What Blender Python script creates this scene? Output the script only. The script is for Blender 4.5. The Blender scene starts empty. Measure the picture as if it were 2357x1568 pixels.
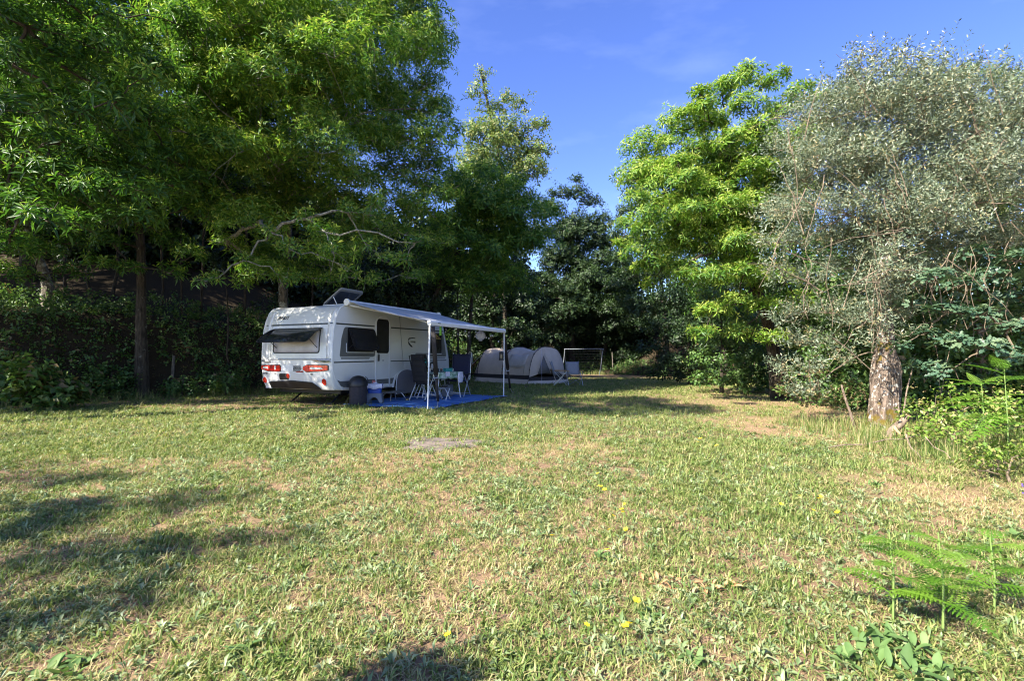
import bpy, bmesh, math, random
import numpy as np
from mathutils import Vector, Matrix, Euler
random.seed(5)
rng = np.random.default_rng(11)
S = bpy.context.scene
COL = S.collection
R = math.radians

# ------------------------------------------------------------------ camera, sky, sun, exposure
CAM = (0.0, 0.0, 1.40)
F = 1118.0            # focal length for a 2357 pixel wide frame
PITCH = math.atan(36 / F)
cd = bpy.data.cameras.new('camera')
cd.sensor_width = 36
cd.lens = 36 * F / 2357
cd.clip_start = .05
cd.clip_end = 1500
cam = bpy.data.objects.new('camera', cd)
COL.objects.link(cam)
cam.location = CAM
cam.rotation_euler = (math.pi / 2 + PITCH, 0, 0)
S.camera = cam

SUN_AZ, SUN_EL = R(-130), R(40)     # clockwise from +Y: behind the camera, well to its left
TO_SUN = Vector((math.sin(SUN_AZ) * math.cos(SUN_EL), math.cos(SUN_AZ) * math.cos(SUN_EL), math.sin(SUN_EL)))
world = bpy.data.worlds.new('World')
S.world = world
world.use_nodes = True
wn = world.node_tree
sky = wn.nodes.new('ShaderNodeTexSky')
sky.sky_type = 'NISHITA'
sky.sun_disc = False
sky.sun_elevation = SUN_EL
sky.sun_rotation = SUN_AZ % (2 * math.pi)
sky.air_density = 1.0
sky.dust_density = 0.3
sky.ozone_density = 4.0
bg = wn.nodes['Background']
bg.inputs['Strength'].default_value = 0.095
hs = wn.nodes.new('ShaderNodeHueSaturation')
hs.inputs['Saturation'].default_value = 1.16
hs.inputs['Hue'].default_value = 0.522
wn.links.new(sky.outputs[0], hs.inputs['Color'])
# thin high cirrus: streaks in the air above the whole site
tc = wn.nodes.new('ShaderNodeTexCoord')
mp = wn.nodes.new('ShaderNodeMapping')
mp.inputs['Scale'].default_value = (1.4, 3.2, 5.0)
mp.inputs['Rotation'].default_value = (0.3, 0.2, 0.9)
nz = wn.nodes.new('ShaderNodeTexNoise')
nz.inputs['Scale'].default_value = 1.6
nz.inputs['Detail'].default_value = 6
nz.inputs['Roughness'].default_value = .55
mr = wn.nodes.new('ShaderNodeMapRange')
mr.inputs['From Min'].default_value = .48
mr.inputs['From Max'].default_value = .85
mr.inputs['To Max'].default_value = .09
mx = wn.nodes.new('ShaderNodeMixRGB')
mx.inputs['Color2'].default_value = (8.5, 9.5, 11.5, 1)
wn.links.new(tc.outputs['Generated'], mp.inputs['Vector'])
wn.links.new(mp.outputs[0], nz.inputs['Vector'])
wn.links.new(nz.outputs[0], mr.inputs['Value'])
wn.links.new(mr.outputs[0], mx.inputs['Fac'])
wn.links.new(hs.outputs[0], mx.inputs['Color1'])
wn.links.new(mx.outputs[0], bg.inputs['Color'])

sd = bpy.data.lights.new('sun', 'SUN')
sd.energy = 5.0
sd.angle = R(.53)
sd.color = (1.0, .93, .80)
sun = bpy.data.objects.new('sun', sd)
COL.objects.link(sun)
sun.rotation_euler = TO_SUN.to_track_quat('Z', 'Y').to_euler()
sun.location = (-20, -10, 30)

S.view_settings.view_transform = 'Standard'
S.view_settings.look = 'None'
S.view_settings.gamma = 1.0
S.view_settings.use_curve_mapping = False
S.view_settings.exposure = 1.85
S.render.engine = 'CYCLES'
S.cycles.max_bounces = 6
S.cycles.diffuse_bounces = 3
S.cycles.glossy_bounces = 2
S.cycles.transmission_bounces = 4
S.cycles.transparent_max_bounces = 6
S.cycles.filter_width = 1.1
S.cycles.use_denoising = True
S.cycles.denoiser = 'OPENIMAGEDENOISE'
S.cycles.denoising_input_passes = 'RGB_ALBEDO_NORMAL'
S.cycles.denoising_prefilter = 'ACCURATE'

# ------------------------------------------------------------------ materials
def nodes_of(m):
    m.use_nodes = True
    t = m.node_tree
    return t, t.nodes, t.links, t.nodes['Principled BSDF']

def mat(name, color, rough=.6, metal=0.0, var=.12, scale=8.0, bump=0.0, bscale=None, spec=.5, trans=0.0, color2=None, coat=0.0):
    """A surface with procedural colour grain (two close tones through noise) and fine relief."""
    m = bpy.data.materials.new(name)
    t, N, L, p = nodes_of(m)
    p.inputs['Roughness'].default_value = rough
    p.inputs['Metallic'].default_value = metal
    p.inputs['Specular IOR Level'].default_value = spec
    p.inputs['Transmission Weight'].default_value = trans
    p.inputs['Coat Weight'].default_value = coat
    co = N.new('ShaderNodeTexCoord')
    no = N.new('ShaderNodeTexNoise')
    no.inputs['Scale'].default_value = scale
    no.inputs['Detail'].default_value = 5
    L.new(co.outputs['Object'], no.inputs['Vector'])
    rp = N.new('ShaderNodeValToRGB')
    c = color
    c2 = color2 or tuple(max(0, x * (1 + var)) for x in c)
    c1 = c if color2 else tuple(x * (1 - var) for x in c)
    rp.color_ramp.elements[0].position = .35
    rp.color_ramp.elements[1].position = .65
    rp.color_ramp.elements[0].color = (*c1, 1)
    rp.color_ramp.elements[1].color = (*c2, 1)
    L.new(no.outputs[0], rp.inputs[0])
    L.new(rp.outputs[0], p.inputs['Base Color'])
    if bump:
        n2 = N.new('ShaderNodeTexNoise')
        n2.inputs['Scale'].default_value = bscale or scale * 4
        n2.inputs['Detail'].default_value = 4
        L.new(co.outputs['Object'], n2.inputs['Vector'])
        b = N.new('ShaderNodeBump')
        b.inputs['Strength'].default_value = bump
        b.inputs['Distance'].default_value = .02
        L.new(n2.outputs[0], b.inputs['Height'])
        L.new(b.outputs[0], p.inputs['Normal'])
    return m

def leaf_mat(name, stops, trans=.38, rough=.42, spec=.35, tcol=1.25, vary=.18, inst=False):
    """Leaf blades: colour per leaf from the stored 'tint', some light passing through."""
    m = bpy.data.materials.new(name)
    t, N, L, p = nodes_of(m)
    at = N.new('ShaderNodeAttribute')
    at.attribute_name = 'tint'
    oi = N.new('ShaderNodeObjectInfo')
    ma = N.new('ShaderNodeMath')
    ma.operation = 'MULTIPLY_ADD'
    ma.inputs[1].default_value = vary
    L.new(oi.outputs['Random'], ma.inputs[0])
    L.new(at.outputs['Fac'], ma.inputs[2])
    src = ma
    if inst:
        ai = N.new('ShaderNodeAttribute')
        ai.attribute_type = 'INSTANCER'
        ai.attribute_name = 'gtint'
        m2 = N.new('ShaderNodeMath')
        m2.operation = 'ADD'
        L.new(ma.outputs[0], m2.inputs[0])
        L.new(ai.outputs['Fac'], m2.inputs[1])
        src = m2
    rp = N.new('ShaderNodeValToRGB')
    els = rp.color_ramp.elements
    while len(els) < len(stops):
        els.new(.5)
    for e, (ps, c) in zip(els, stops):
        e.position = ps
        e.color = (*c, 1)
    L.new(src.outputs[0], rp.inputs[0])
    L.new(rp.outputs[0], p.inputs['Base Color'])
    p.inputs['Roughness'].default_value = rough
    p.inputs['Specular IOR Level'].default_value = spec
    tr = N.new('ShaderNodeBsdfTranslucent')
    gm = N.new('ShaderNodeMixRGB')
    gm.blend_type = 'MULTIPLY'
    gm.inputs['Fac'].default_value = 1
    gm.inputs['Color2'].default_value = (tcol * 1.0, tcol * 1.05, tcol * .6, 1)
    L.new(rp.outputs[0], gm.inputs['Color1'])
    L.new(gm.outputs[0], tr.inputs['Color'])
    mix = N.new('ShaderNodeMixShader')
    mix.inputs[0].default_value = trans
    out = N['Material Output']
    L.new(p.outputs[0], mix.inputs[1])
    L.new(tr.outputs[0], mix.inputs[2])
    L.new(mix.outputs[0], out.inputs['Surface'])
    return m

def bark_mat(name, c1, c2, c3=None, scale=6, moss=0.0, lsc=4.5):
    m = bpy.data.materials.new(name)
    t, N, L, p = nodes_of(m)
    co = N.new('ShaderNodeTexCoord')
    mpg = N.new('ShaderNodeMapping')
    mpg.inputs['Scale'].default_value = (scale, scale, scale * .25)
    L.new(co.outputs['Object'], mpg.inputs['Vector'])
    no = N.new('ShaderNodeTexNoise')
    no.inputs['Scale'].default_value = 3
    no.inputs['Detail'].default_value = 8
    no.inputs['Roughness'].default_value = .65
    L.new(mpg.outputs[0], no.inputs['Vector'])
    rp = N.new('ShaderNodeValToRGB')
    rp.color_ramp.elements[0].position = .36
    rp.color_ramp.elements[1].position = .66
    rp.color_ramp.elements[0].color = (*c1, 1)
    rp.color_ramp.elements[1].color = (*c2, 1)
    L.new(no.outputs[0], rp.inputs[0])
    col = rp.outputs[0]
    if c3:                                   # lichen / moss patches
        n2 = N.new('ShaderNodeTexNoise')
        n2.inputs['Scale'].default_value = lsc
        n2.inputs['Detail'].default_value = 7
        n2.inputs['Roughness'].default_value = .7
        L.new(co.outputs['Object'], n2.inputs['Vector'])
        r2 = N.new('ShaderNodeValToRGB')
        r2.color_ramp.elements[0].position = .52 - moss
        r2.color_ramp.elements[1].position = .58 - moss
        L.new(n2.outputs[0], r2.inputs[0])
        mm = N.new('ShaderNodeMixRGB')
        mm.inputs['Color2'].default_value = (*c3, 1)
        L.new(r2.outputs[0], mm.inputs['Fac'])
        L.new(col, mm.inputs['Color1'])
        col = mm.outputs[0]
    L.new(col, p.inputs['Base Color'])
    p.inputs['Roughness'].default_value = .9
    p.inputs['Specular IOR Level'].default_value = .2
    b = N.new('ShaderNodeBump')
    b.inputs['Strength'].default_value = .8
    b.inputs['Distance'].default_value = .03
    L.new(no.outputs[0], b.inputs['Height'])
    L.new(b.outputs[0], p.inputs['Normal'])
    return m

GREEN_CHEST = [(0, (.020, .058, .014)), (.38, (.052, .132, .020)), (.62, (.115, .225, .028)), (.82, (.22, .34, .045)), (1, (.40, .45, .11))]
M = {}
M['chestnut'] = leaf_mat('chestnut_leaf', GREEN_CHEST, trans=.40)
M['oak'] = leaf_mat('oak_leaf', [(0, (.035, .072, .024)), (.5, (.08, .15, .045)), (.85, (.16, .24, .07)), (1, (.24, .25, .09))], trans=.35)
M['dark'] = leaf_mat('painted_shade_leaf', [(0, (.008, .019, .009)), (.5, (.020, .042, .016)), (1, (.05, .088, .026))], trans=.28)  # leaves under the trees: woodland shade is darkened into the colour
M['olive'] = leaf_mat('olive_leaf', [(0, (.045, .072, .040)), (.40, (.105, .145, .088)), (.68, (.20, .245, .165)), (.86, (.29, .27, .15)), (1, (.40, .30, .15))], trans=.22, rough=.38, spec=.5)
M['blueoak'] = leaf_mat('blue_green_leaf', [(0, (.025, .060, .038)), (.5, (.062, .125, .075)), (1, (.135, .19, .10))], trans=.3)
M['bramble'] = leaf_mat('bramble_leaf', [(0, (.045, .10, .015)), (.5, (.11, .20, .03)), (.85, (.20, .29, .05)), (1, (.33, .28, .12))], trans=.38)
M['under'] = leaf_mat('undergrowth_leaf', [(0, (.022, .052, .016)), (.55, (.065, .135, .03)), (.9, (.13, .21, .055)), (1, (.18, .14, .07))], trans=.3)
M['fern'] = leaf_mat('fern_leaf', [(0, (.045, .13, .012)), (.5, (.10, .22, .02)), (1, (.20, .32, .045))], trans=.42, tcol=1.2)
M['weed'] = leaf_mat('weed_leaf', [(0, (.06, .12, .035)), (.5, (.12, .205, .065)), (1, (.22, .29, .12))], trans=.3, rough=.65, spec=.2)
M['grass'] = leaf_mat('grass_blade', [(0, (.045, .095, .018)), (.35, (.12, .19, .040)), (.6, (.23, .275, .080)), (.8, (.36, .33, .145)), (1, (.48, .375, .22))], trans=.35, inst=True, vary=.2, rough=.55)
M['herb'] = leaf_mat('herb_leaf', [(0, (.045, .085, .028)), (.5, (.13, .195, .075)), (1, (.28, .33, .17))], trans=.25, inst=True, vary=.3)
M['bark'] = bark_mat('dark_bark', (.018, .015, .012), (.085, .07, .052), (.17, .17, .14), moss=-.08)
M['pale_bark'] = bark_mat('pale_bark', (.05, .044, .035), (.22, .19, .15), (.34, .34, .29), moss=-.02)
M['olive_bark'] = bark_mat('olive_bark', (.045, .034, .026), (.25, .19, .15), (.50, .48, .42), scale=7, moss=-.03, lsc=16)
def moss_on(m, bands):
    """Golden moss that grows at the given heights of the trunk."""
    t, N, L, p = nodes_of(m)
    co = N.new('ShaderNodeTexCoord'); sx = N.new('ShaderNodeSeparateXYZ')
    L.new(co.outputs['Object'], sx.inputs[0])
    no = N.new('ShaderNodeTexNoise'); no.inputs['Scale'].default_value = 7; no.inputs['Detail'].default_value = 6
    L.new(co.outputs['Object'], no.inputs['Vector'])
    src = p.inputs['Base Color'].links[0].from_socket
    tot = None
    for (z0, wz) in bands:
        s_ = N.new('ShaderNodeMath'); s_.operation = 'SUBTRACT'; s_.inputs[1].default_value = z0; L.new(sx.outputs[2], s_.inputs[0])
        ab = N.new('ShaderNodeMath'); ab.operation = 'ABSOLUTE'; L.new(s_.outputs[0], ab.inputs[0])
        r_ = N.new('ShaderNodeMapRange'); r_.inputs['From Min'].default_value = wz; r_.inputs['From Max'].default_value = 0; r_.inputs['To Max'].default_value = .30
        L.new(ab.outputs[0], r_.inputs['Value'])
        if tot is None: tot = r_.outputs[0]
        else:
            ad = N.new('ShaderNodeMath'); L.new(tot, ad.inputs[0]); L.new(r_.outputs[0], ad.inputs[1]); tot = ad.outputs[0]
    ad = N.new('ShaderNodeMath'); L.new(tot, ad.inputs[0]); L.new(no.outputs[0], ad.inputs[1])
    rp = N.new('ShaderNodeValToRGB'); rp.color_ramp.elements[0].position = .70; rp.color_ramp.elements[1].position = .80
    L.new(ad.outputs[0], rp.inputs[0])
    mm = N.new('ShaderNodeMixRGB'); mm.inputs['Color2'].default_value = (.12, .085, .016, 1)
    L.new(rp.outputs[0], mm.inputs['Fac']); L.new(src, mm.inputs['Color1']); L.new(mm.outputs[0], p.inputs['Base Color'])
moss_on(M['olive_bark'], ((.12, .42), (1.35, .45)))
M['moss'] = mat('moss', (.11, .085, .015), .95, var=.4, scale=25, bump=1.0, bscale=60)
M['twig'] = bark_mat('twig_bark', (.07, .055, .04), (.26, .20, .14))
M['lichen_twig'] = bark_mat('lichen_twig', (.08, .075, .06), (.30, .30, .25))
M['deadwood'] = bark_mat('dead_wood', (.10, .075, .055), (.36, .27, .21), scale=8)
M['cutwood'] = mat('cut_wood', (.50, .30, .17), .8, var=.25, scale=20)
M['white'] = mat('caravan_white', (.70, .71, .69), .28, var=.03, scale=2.0, coat=.3)
M['trim'] = mat('white_trim', (.74, .75, .75), .3, var=.03, scale=3)
M['seam'] = mat('seal_grey', (.20, .20, .20), .6)
M['stripe'] = mat('stripe_dark', (.045, .055, .052), .35, var=.25, scale=4)
M['graphic'] = mat('graphic_grey', (.13, .135, .13), .35, var=.08, scale=3)
M['midgrey'] = mat('band_grey', (.20, .205, .205), .4, var=.06)
M['black'] = mat('black_plastic', (.012, .012, .014), .45, var=.3)
M['glass'] = mat('window_acrylic', (.018, .019, .021), .12, var=.3, scale=3, spec=.6)
M['hole'] = mat('painted_dark_inside', (.010, .010, .011), .7)  # near-black painted for the unlit inside behind door and open window
M['milky'] = mat('blind_silver', (.50, .48, .52), .35, var=.12, scale=3)
M['red'] = mat('red_lens', (.55, .022, .010), .15, var=.15, coat=.6)
M['darkred'] = mat('dark_red_lens', (.30, .012, .010), .2, var=.1, coat=.5)
M['clear'] = mat('clear_lens', (.62, .62, .60), .12, var=.15, scale=30, coat=.5)
M['chrome'] = mat('chrome', (.62, .63, .65), .16, 1.0, var=.05)
M['alu'] = mat('aluminium', (.62, .63, .64), .38, .75, var=.05, scale=5)
M['enamel'] = mat('white_enamel', (.72, .73, .74), .35, var=.04)
M['tyre'] = mat('tyre_rubber', (.02, .02, .02), .85, var=.2, bump=.3)
M['awning'] = mat('awning_canvas', (.48, .50, .54), .75, var=.06, scale=2, bump=.1, bscale=120)
M['strap'] = mat('dark_webbing', (.028, .024, .024), .8, var=.15, scale=30)
M['chairfab'] = mat('black_padding', (.016, .015, .016), .8, var=.2, scale=40, bump=.2)
M['navy'] = mat('navy_canvas', (.014, .018, .055), .8, var=.15, scale=30)
M['bin'] = mat('bin_fabric', (.026, .022, .028), .75, var=.2, scale=20, bump=.15)
M['coverfab'] = mat('grey_mesh_fabric', (.18, .175, .195), .85, var=.08, scale=60, bump=.2, bscale=200)
M['stool'] = mat('grey_plastic', (.16, .18, .21), .5, var=.06)
M['blue'] = mat('blue_plastic', (.008, .060, .34), .4, var=.1)
M['tissue'] = mat('tissue_cloth', (.66, .64, .74), .8, var=.12, scale=20)
M['pink'] = mat('pink_pack', (.55, .16, .14), .6, var=.2)
M['teal'] = mat('teal_plastic', (.03, .27, .30), .4, var=.1)
M['greenp'] = mat('lime_plastic', (.16, .55, .05), .4, var=.06)
M['darkgreen'] = mat('dark_teal_plastic', (.012, .12, .10), .4)
M['card'] = mat('kraft_card', (.42, .33, .16), .7, var=.2, scale=10)
M['tentfab'] = mat('tent_fabric', (.58, .485, .40), .8, var=.06, scale=3, bump=.15, bscale=90)
M['tentdark'] = mat('tent_dark_band', (.028, .024, .024), .75)
M['tentwin'] = mat('tent_window', (.50, .46, .43), .35, var=.06)
M['tentmesh'] = mat('tent_inner_mesh', (.16, .15, .14), .8, var=.15, scale=40)
M['paper'] = leaf_mat('lantern_paper', [(0, (.80, .82, .92)), (1, (.88, .88, .94))], trans=.5, tcol=1.0, rough=.8)
M['bulb'] = mat('bulb_white', (.85, .86, .86), .3)
M['greyfab'] = mat('grey_chair_fabric', (.24, .25, .28), .8, var=.08, scale=30)
M['wood'] = mat('varnished_wood', (.42, .24, .09), .5, var=.2, scale=12)
M['galv'] = mat('galvanised_tube', (.17, .19, .21), .5, .3, var=.15, scale=20)
M['net'] = mat('net_cord', (.035, .038, .042), .8)
M['yellow'] = mat('petal_yellow', (.85, .66, .012), .6, var=.08, scale=80)
M['orange'] = mat('flower_heart', (.75, .40, .01), .7)
M['stem'] = mat('flower_stem', (.16, .24, .06), .7)
M['purple'] = mat('petal_purple', (.12, .06, .42), .6)
M['deadleaf'] = mat('dead_leaf', (.40, .15, .05), .75, var=.0, scale=1.2, color2=(.45, .27, .14))
M['post'] = mat('weathered_post', (.14, .12, .10), .9, var=.3, scale=10, bump=.5)
M['ash'] = mat('ash_soil', (.085, .07, .062), .95, scale=7, color2=(.20, .155, .125), bump=.8, bscale=40)

# ------------------------------------------------------------------ object helpers
def tag(o, label=None, cat=None, group=None, kind=None):
    if label: o['label'] = label
    if cat: o['category'] = cat
    if group: o['group'] = group
    if kind: o['kind'] = kind
    return o

def empty(name, loc=(0, 0, 0), rz=0.0, label=None, cat=None, group=None):
    o = bpy.data.objects.new(name, None)
    o.empty_display_size = .2
    COL.objects.link(o)
    o.location = loc
    o.rotation_euler = (0, 0, rz)
    return tag(o, label, cat, group)

def link(o, parent=None):
    COL.objects.link(o)
    if parent is not None:
        o.parent = parent
    return o

def copy_tree(o, parent=None):
    c = o.copy()
    COL.objects.link(c)
    c.parent = parent
    for ch in [x for x in bpy.data.objects if x.parent == o]:
        copy_tree(ch, c)
    return c

def kids(o):
    return list(o.children)

def dup(o):
    """The thing, its parts and their sub-parts; meshes are shared."""
    c = o.copy(); COL.objects.link(c)
    for ch in kids(o):
        d = ch.copy(); COL.objects.link(d); d.parent = c
        for g in kids(ch):
            e = g.copy(); COL.objects.link(e); e.parent = d
    return c

def rrect(x0, y0, x1, y1, r, n=4):
    pts = []
    for cx, cy, a in ((x1 - r, y1 - r, 0), (x0 + r, y1 - r, 90), (x0 + r, y0 + r, 180), (x1 - r, y0 + r, 270)):
        for i in range(n + 1):
            t = R(a + 90 * i / n)
            pts.append((cx + r * math.cos(t), cy + r * math.sin(t)))
    return pts

def circle(cx, cy, rx, ry=None, n=20):
    ry = ry or rx
    return [(cx + rx * math.cos(2 * math.pi * i / n), cy + ry * math.sin(2 * math.pi * i / n)) for i in range(n)]

class MB:
    """Collects shapes and links them as ONE mesh object."""
    def __init__(s):
        s.v, s.f = [], []
    def add(s, vs, fs):
        o = len(s.v)
        s.v += [tuple(p) for p in vs]
        s.f += [tuple(i + o for i in f) for f in fs]
        return s
    def box(s, c, d, rot=None):
        h = [x / 2 for x in d]
        vs = [Vector((sx * h[0], sy * h[1], sz * h[2])) for sx in (-1, 1) for sy in (-1, 1) for sz in (-1, 1)]
        if rot is not None:
            m = Euler(rot).to_matrix()
            vs = [m @ v for v in vs]
        vs = [v + Vector(c) for v in vs]
        return s.add(vs, [(0, 1, 3, 2), (4, 6, 7, 5), (0, 4, 5, 1), (2, 3, 7, 6), (0, 2, 6, 4), (1, 5, 7, 3)])
    def tube(s, path, r, n=8, cap=True):
        P = [Vector(p) for p in path]
        rs = r if isinstance(r, (list, tuple)) else [r] * len(P)
        vs, fs = [], []
        up = None
        for i, p in enumerate(P):
            d = (P[min(i + 1, len(P) - 1)] - P[max(i - 1, 0)])
            d = d.normalized() if d.length > 1e-9 else Vector((0, 0, 1))
            if up is None:
                up = Vector((0, 0, 1)) if abs(d.z) < .9 else Vector((1, 0, 0))
            a = d.cross(up)
            if a.length < 1e-6:
                a = d.orthogonal()
            a.normalize()
            b = a.cross(d).normalized()
            up = b
            for k in range(n):
                t = 2 * math.pi * k / n
                vs.append(p + (a * math.cos(t) + b * math.sin(t)) * rs[i])
        for i in range(len(P) - 1):
            for k in range(n):
                fs.append((i * n + k, i * n + (k + 1) % n, (i + 1) * n + (k + 1) % n, (i + 1) * n + k))
        if cap:
            fs.append(tuple(range(n - 1, -1, -1)))
            fs.append(tuple((len(P) - 1) * n + k for k in range(n)))
        return s.add(vs, fs)
    def ell(s, c, r, nu=14, nv=9):
        vs, fs = [], []
        for j in range(nv + 1):
            ph = math.pi * j / nv
            for i in range(nu):
                t = 2 * math.pi * i / nu
                vs.append((c[0] + r[0] * math.sin(ph) * math.cos(t), c[1] + r[1] * math.sin(ph) * math.sin(t), c[2] + r[2] * math.cos(ph)))
        for j in range(nv):
            for i in range(nu):
                fs.append((j * nu + i, (j + 1) * nu + i, (j + 1) * nu + (i + 1) % nu, j * nu + (i + 1) % nu))
        return s.add(vs, fs)
    def lathe(s, c, prof, n=20):
        vs, fs = [], []
        for (r, z) in prof:
            for i in range(n):
                t = 2 * math.pi * i / n
                vs.append((c[0] + r * math.cos(t), c[1] + r * math.sin(t), c[2] + z))
        for j in range(len(prof) - 1):
            for i in range(n):
                fs.append((j * n + i, j * n + (i + 1) % n, (j + 1) * n + (i + 1) % n, (j + 1) * n + i))
        return s.add(vs, fs)
    def prism(s, poly, fn, t0, t1):
        """poly in (a, b); fn(a, b, t) -> xyz; solid between t0 and t1."""
        n = len(poly)
        vs = [fn(a, b, t0) for a, b in poly] + [fn(a, b, t1) for a, b in poly]
        fs = [tuple(range(n)), tuple(range(2 * n - 1, n - 1, -1))] + [(i, (i + 1) % n, n + (i + 1) % n, n + i) for i in range(n)]
        return s.add(vs, fs)
    def ring(s, outer, inner, fn, t0, t1):
        """Frame between two outlines of equal point count."""
        n = len(outer)
        vs = [fn(a, b, t) for t in (t0, t1) for poly in (outer, inner) for a, b in poly]
        fs = []
        for i in range(n):
            j = (i + 1) % n
            fs += [(i, j, n + j, n + i), (2 * n + i, 3 * n + i, 3 * n + j, 2 * n + j), (i, 2 * n + i, 2 * n + j, j), (n + i, n + j, 3 * n + j, 3 * n + i)]
        return s.add(vs, fs)
    def grid(s, fn, nu, nv):
        vs = [fn(i / nu, j / nv) for j in range(nv + 1) for i in range(nu + 1)]
        w = nu + 1
        return s.add(vs, [(j * w + i, j * w + i + 1, (j + 1) * w + i + 1, (j + 1) * w + i) for j in range(nv) for i in range(nu)])
    def build(s, name, m, parent=None, smooth=35, bevel=0.0, solid=0.0):
        me = bpy.data.meshes.new(name)
        me.from_pydata(s.v, [], s.f)
        bm = bmesh.new()
        bm.from_mesh(me)
        bmesh.ops.recalc_face_normals(bm, faces=bm.faces)
        bm.to_mesh(me)
        bm.free()
        if smooth:
            me.polygons.foreach_set('use_smooth', [True] * len(me.polygons))
            me.set_sharp_from_angle(angle=R(smooth))
        me.materials.append(m)
        o = bpy.data.objects.new(name, me)
        link(o, parent)
        if solid:
            q = o.modifiers.new('thickness', 'SOLIDIFY')
            q.thickness = solid
        if bevel:
            q = o.modifiers.new('edge', 'BEVEL')
            q.width = bevel
            q.segments = 2
            q.limit_method = 'ANGLE'
        return o

def np_mesh(name, V, T, m, parent=None, tint=None, smooth=False):
    """Triangle mesh straight from arrays."""
    me = bpy.data.meshes.new(name)
    V = np.ascontiguousarray(V, np.float32)
    T = np.ascontiguousarray(T, np.int32)
    me.vertices.add(len(V))
    me.vertices.foreach_set('co', V.ravel())
    me.loops.add(T.size)
    me.loops.foreach_set('vertex_index', T.ravel())
    me.polygons.add(len(T))
    me.polygons.foreach_set('loop_start', np.arange(0, T.size, T.shape[1], dtype=np.int32))
    me.polygons.foreach_set('loop_total', np.full(len(T), T.shape[1], np.int32))
    if smooth:
        me.polygons.foreach_set('use_smooth', np.ones(len(T), bool))
    if tint is not None:
        a = me.attributes.new('tint', 'FLOAT', 'POINT')
        a.data.foreach_set('value', np.ascontiguousarray(tint, np.float32))
    me.update()
    me.validate()
    me.materials.append(m)
    o = bpy.data.objects.new(name, me)
    link(o, parent)
    return o

def sstep(a, b, x):
    t = np.clip((x - a) / (b - a), 0, 1)
    return t * t * (3 - 2 * t)

_tab = np.random.default_rng(3).random((64, 64))
def vnoise(x, y):
    """Smooth value noise in 0..1."""
    x = np.asarray(x, float); y = np.asarray(y, float)
    xi = np.floor(x).astype(int); yi = np.floor(y).astype(int)
    fx = x - xi; fy = y - yi
    fx = fx * fx * (3 - 2 * fx); fy = fy * fy * (3 - 2 * fy)
    a = _tab[xi % 64, yi % 64]; b = _tab[(xi + 1) % 64, yi % 64]
    c = _tab[xi % 64, (yi + 1) % 64]; d = _tab[(xi + 1) % 64, (yi + 1) % 64]
    return (a * (1 - fx) + b * fx) * (1 - fy) + (c * (1 - fx) + d * fx) * fy

def fbm(x, y, o=3):
    s, a, t = 0, 1, 0
    for i in range(o):
        s = s + a * vnoise(x * 2 ** i + 17 * i, y * 2 ** i + 5 * i); t += a; a *= .5
    return s / t

# ------------------------------------------------------------------ the lie of the land
BX = [-40, -16, -12.2, -10.6, -8.2, -4.5, 0, 3, 7, 10, 40]
BY = [2, 8.6, 10.9, 13.2, 15.2, 18.0, 26.5, 32.5, 31, 24.5, 24]
HX = [-40, -16, -9, -4, 0, 3, 7, 40]
HH = [2.6, 2.5, 2.4, 1.7, .8, .5, .5, .6]
def bank_y(x):
    return np.interp(x, BX, BY)
def gz(x, y):
    """Ground height: nearly level meadow, with a bank under the wood."""
    x = np.asarray(x, float); y = np.asarray(y, float)
    z = .22 * sstep(1.2, 8.5, y)
    d = y - bank_y(x)
    z = z + np.interp(x, HX, HH) * sstep(0, 3.4, d) + .05 * np.clip(d - 3, 0, 40) + 5.0 * sstep(5.0, 19, d)   # wooded hillside, added to shut out the low sky behind the trunks
    z = z + .05 * (fbm(x * .35, y * .35) - .5) * sstep(13, 16, np.hypot(x + 2, y - 12) + 8)
    z = z + .018 * (fbm(x * 1.7 + 3, y * 1.7) - .5)
    return z
def gzf(x, y):
    return float(gz(x, y))

def at(px, py, Y):
    """The point at distance Y north of the camera that lies behind photo position (px, py) of a 2357 wide copy."""
    a = (px - 1178.5) / F
    b = (784 - py) / F
    d = Vector((a, math.cos(PITCH) - b * math.sin(PITCH), math.sin(PITCH) + b * math.cos(PITCH)))
    return Vector(CAM) + d * (Y / d.y)

def on_ground(px, py):
    p = at(px, py, 1.0); d = p - Vector(CAM)
    lo, hi = .5, 60.0
    for _ in range(50):
        mid = (lo + hi) / 2
        q = Vector(CAM) + d * mid
        if q.z > gzf(q.x, q.y): lo = mid
        else: hi = mid
    q = Vector(CAM) + d * hi
    return Vector((q.x, q.y, gzf(q.x, q.y)))
# ------------------------------------------------------------------ ground sheet
def ell_mask(x, y, cx, cy, rx, ry, soft=.5):
    d = np.sqrt(((x - cx) / rx) ** 2 + ((y - cy) / ry) ** 2)
    return 1 - sstep(1 - soft, 1 + soft, d + .5 * (fbm(x * 1.1, y * 1.1) - .5))

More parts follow.
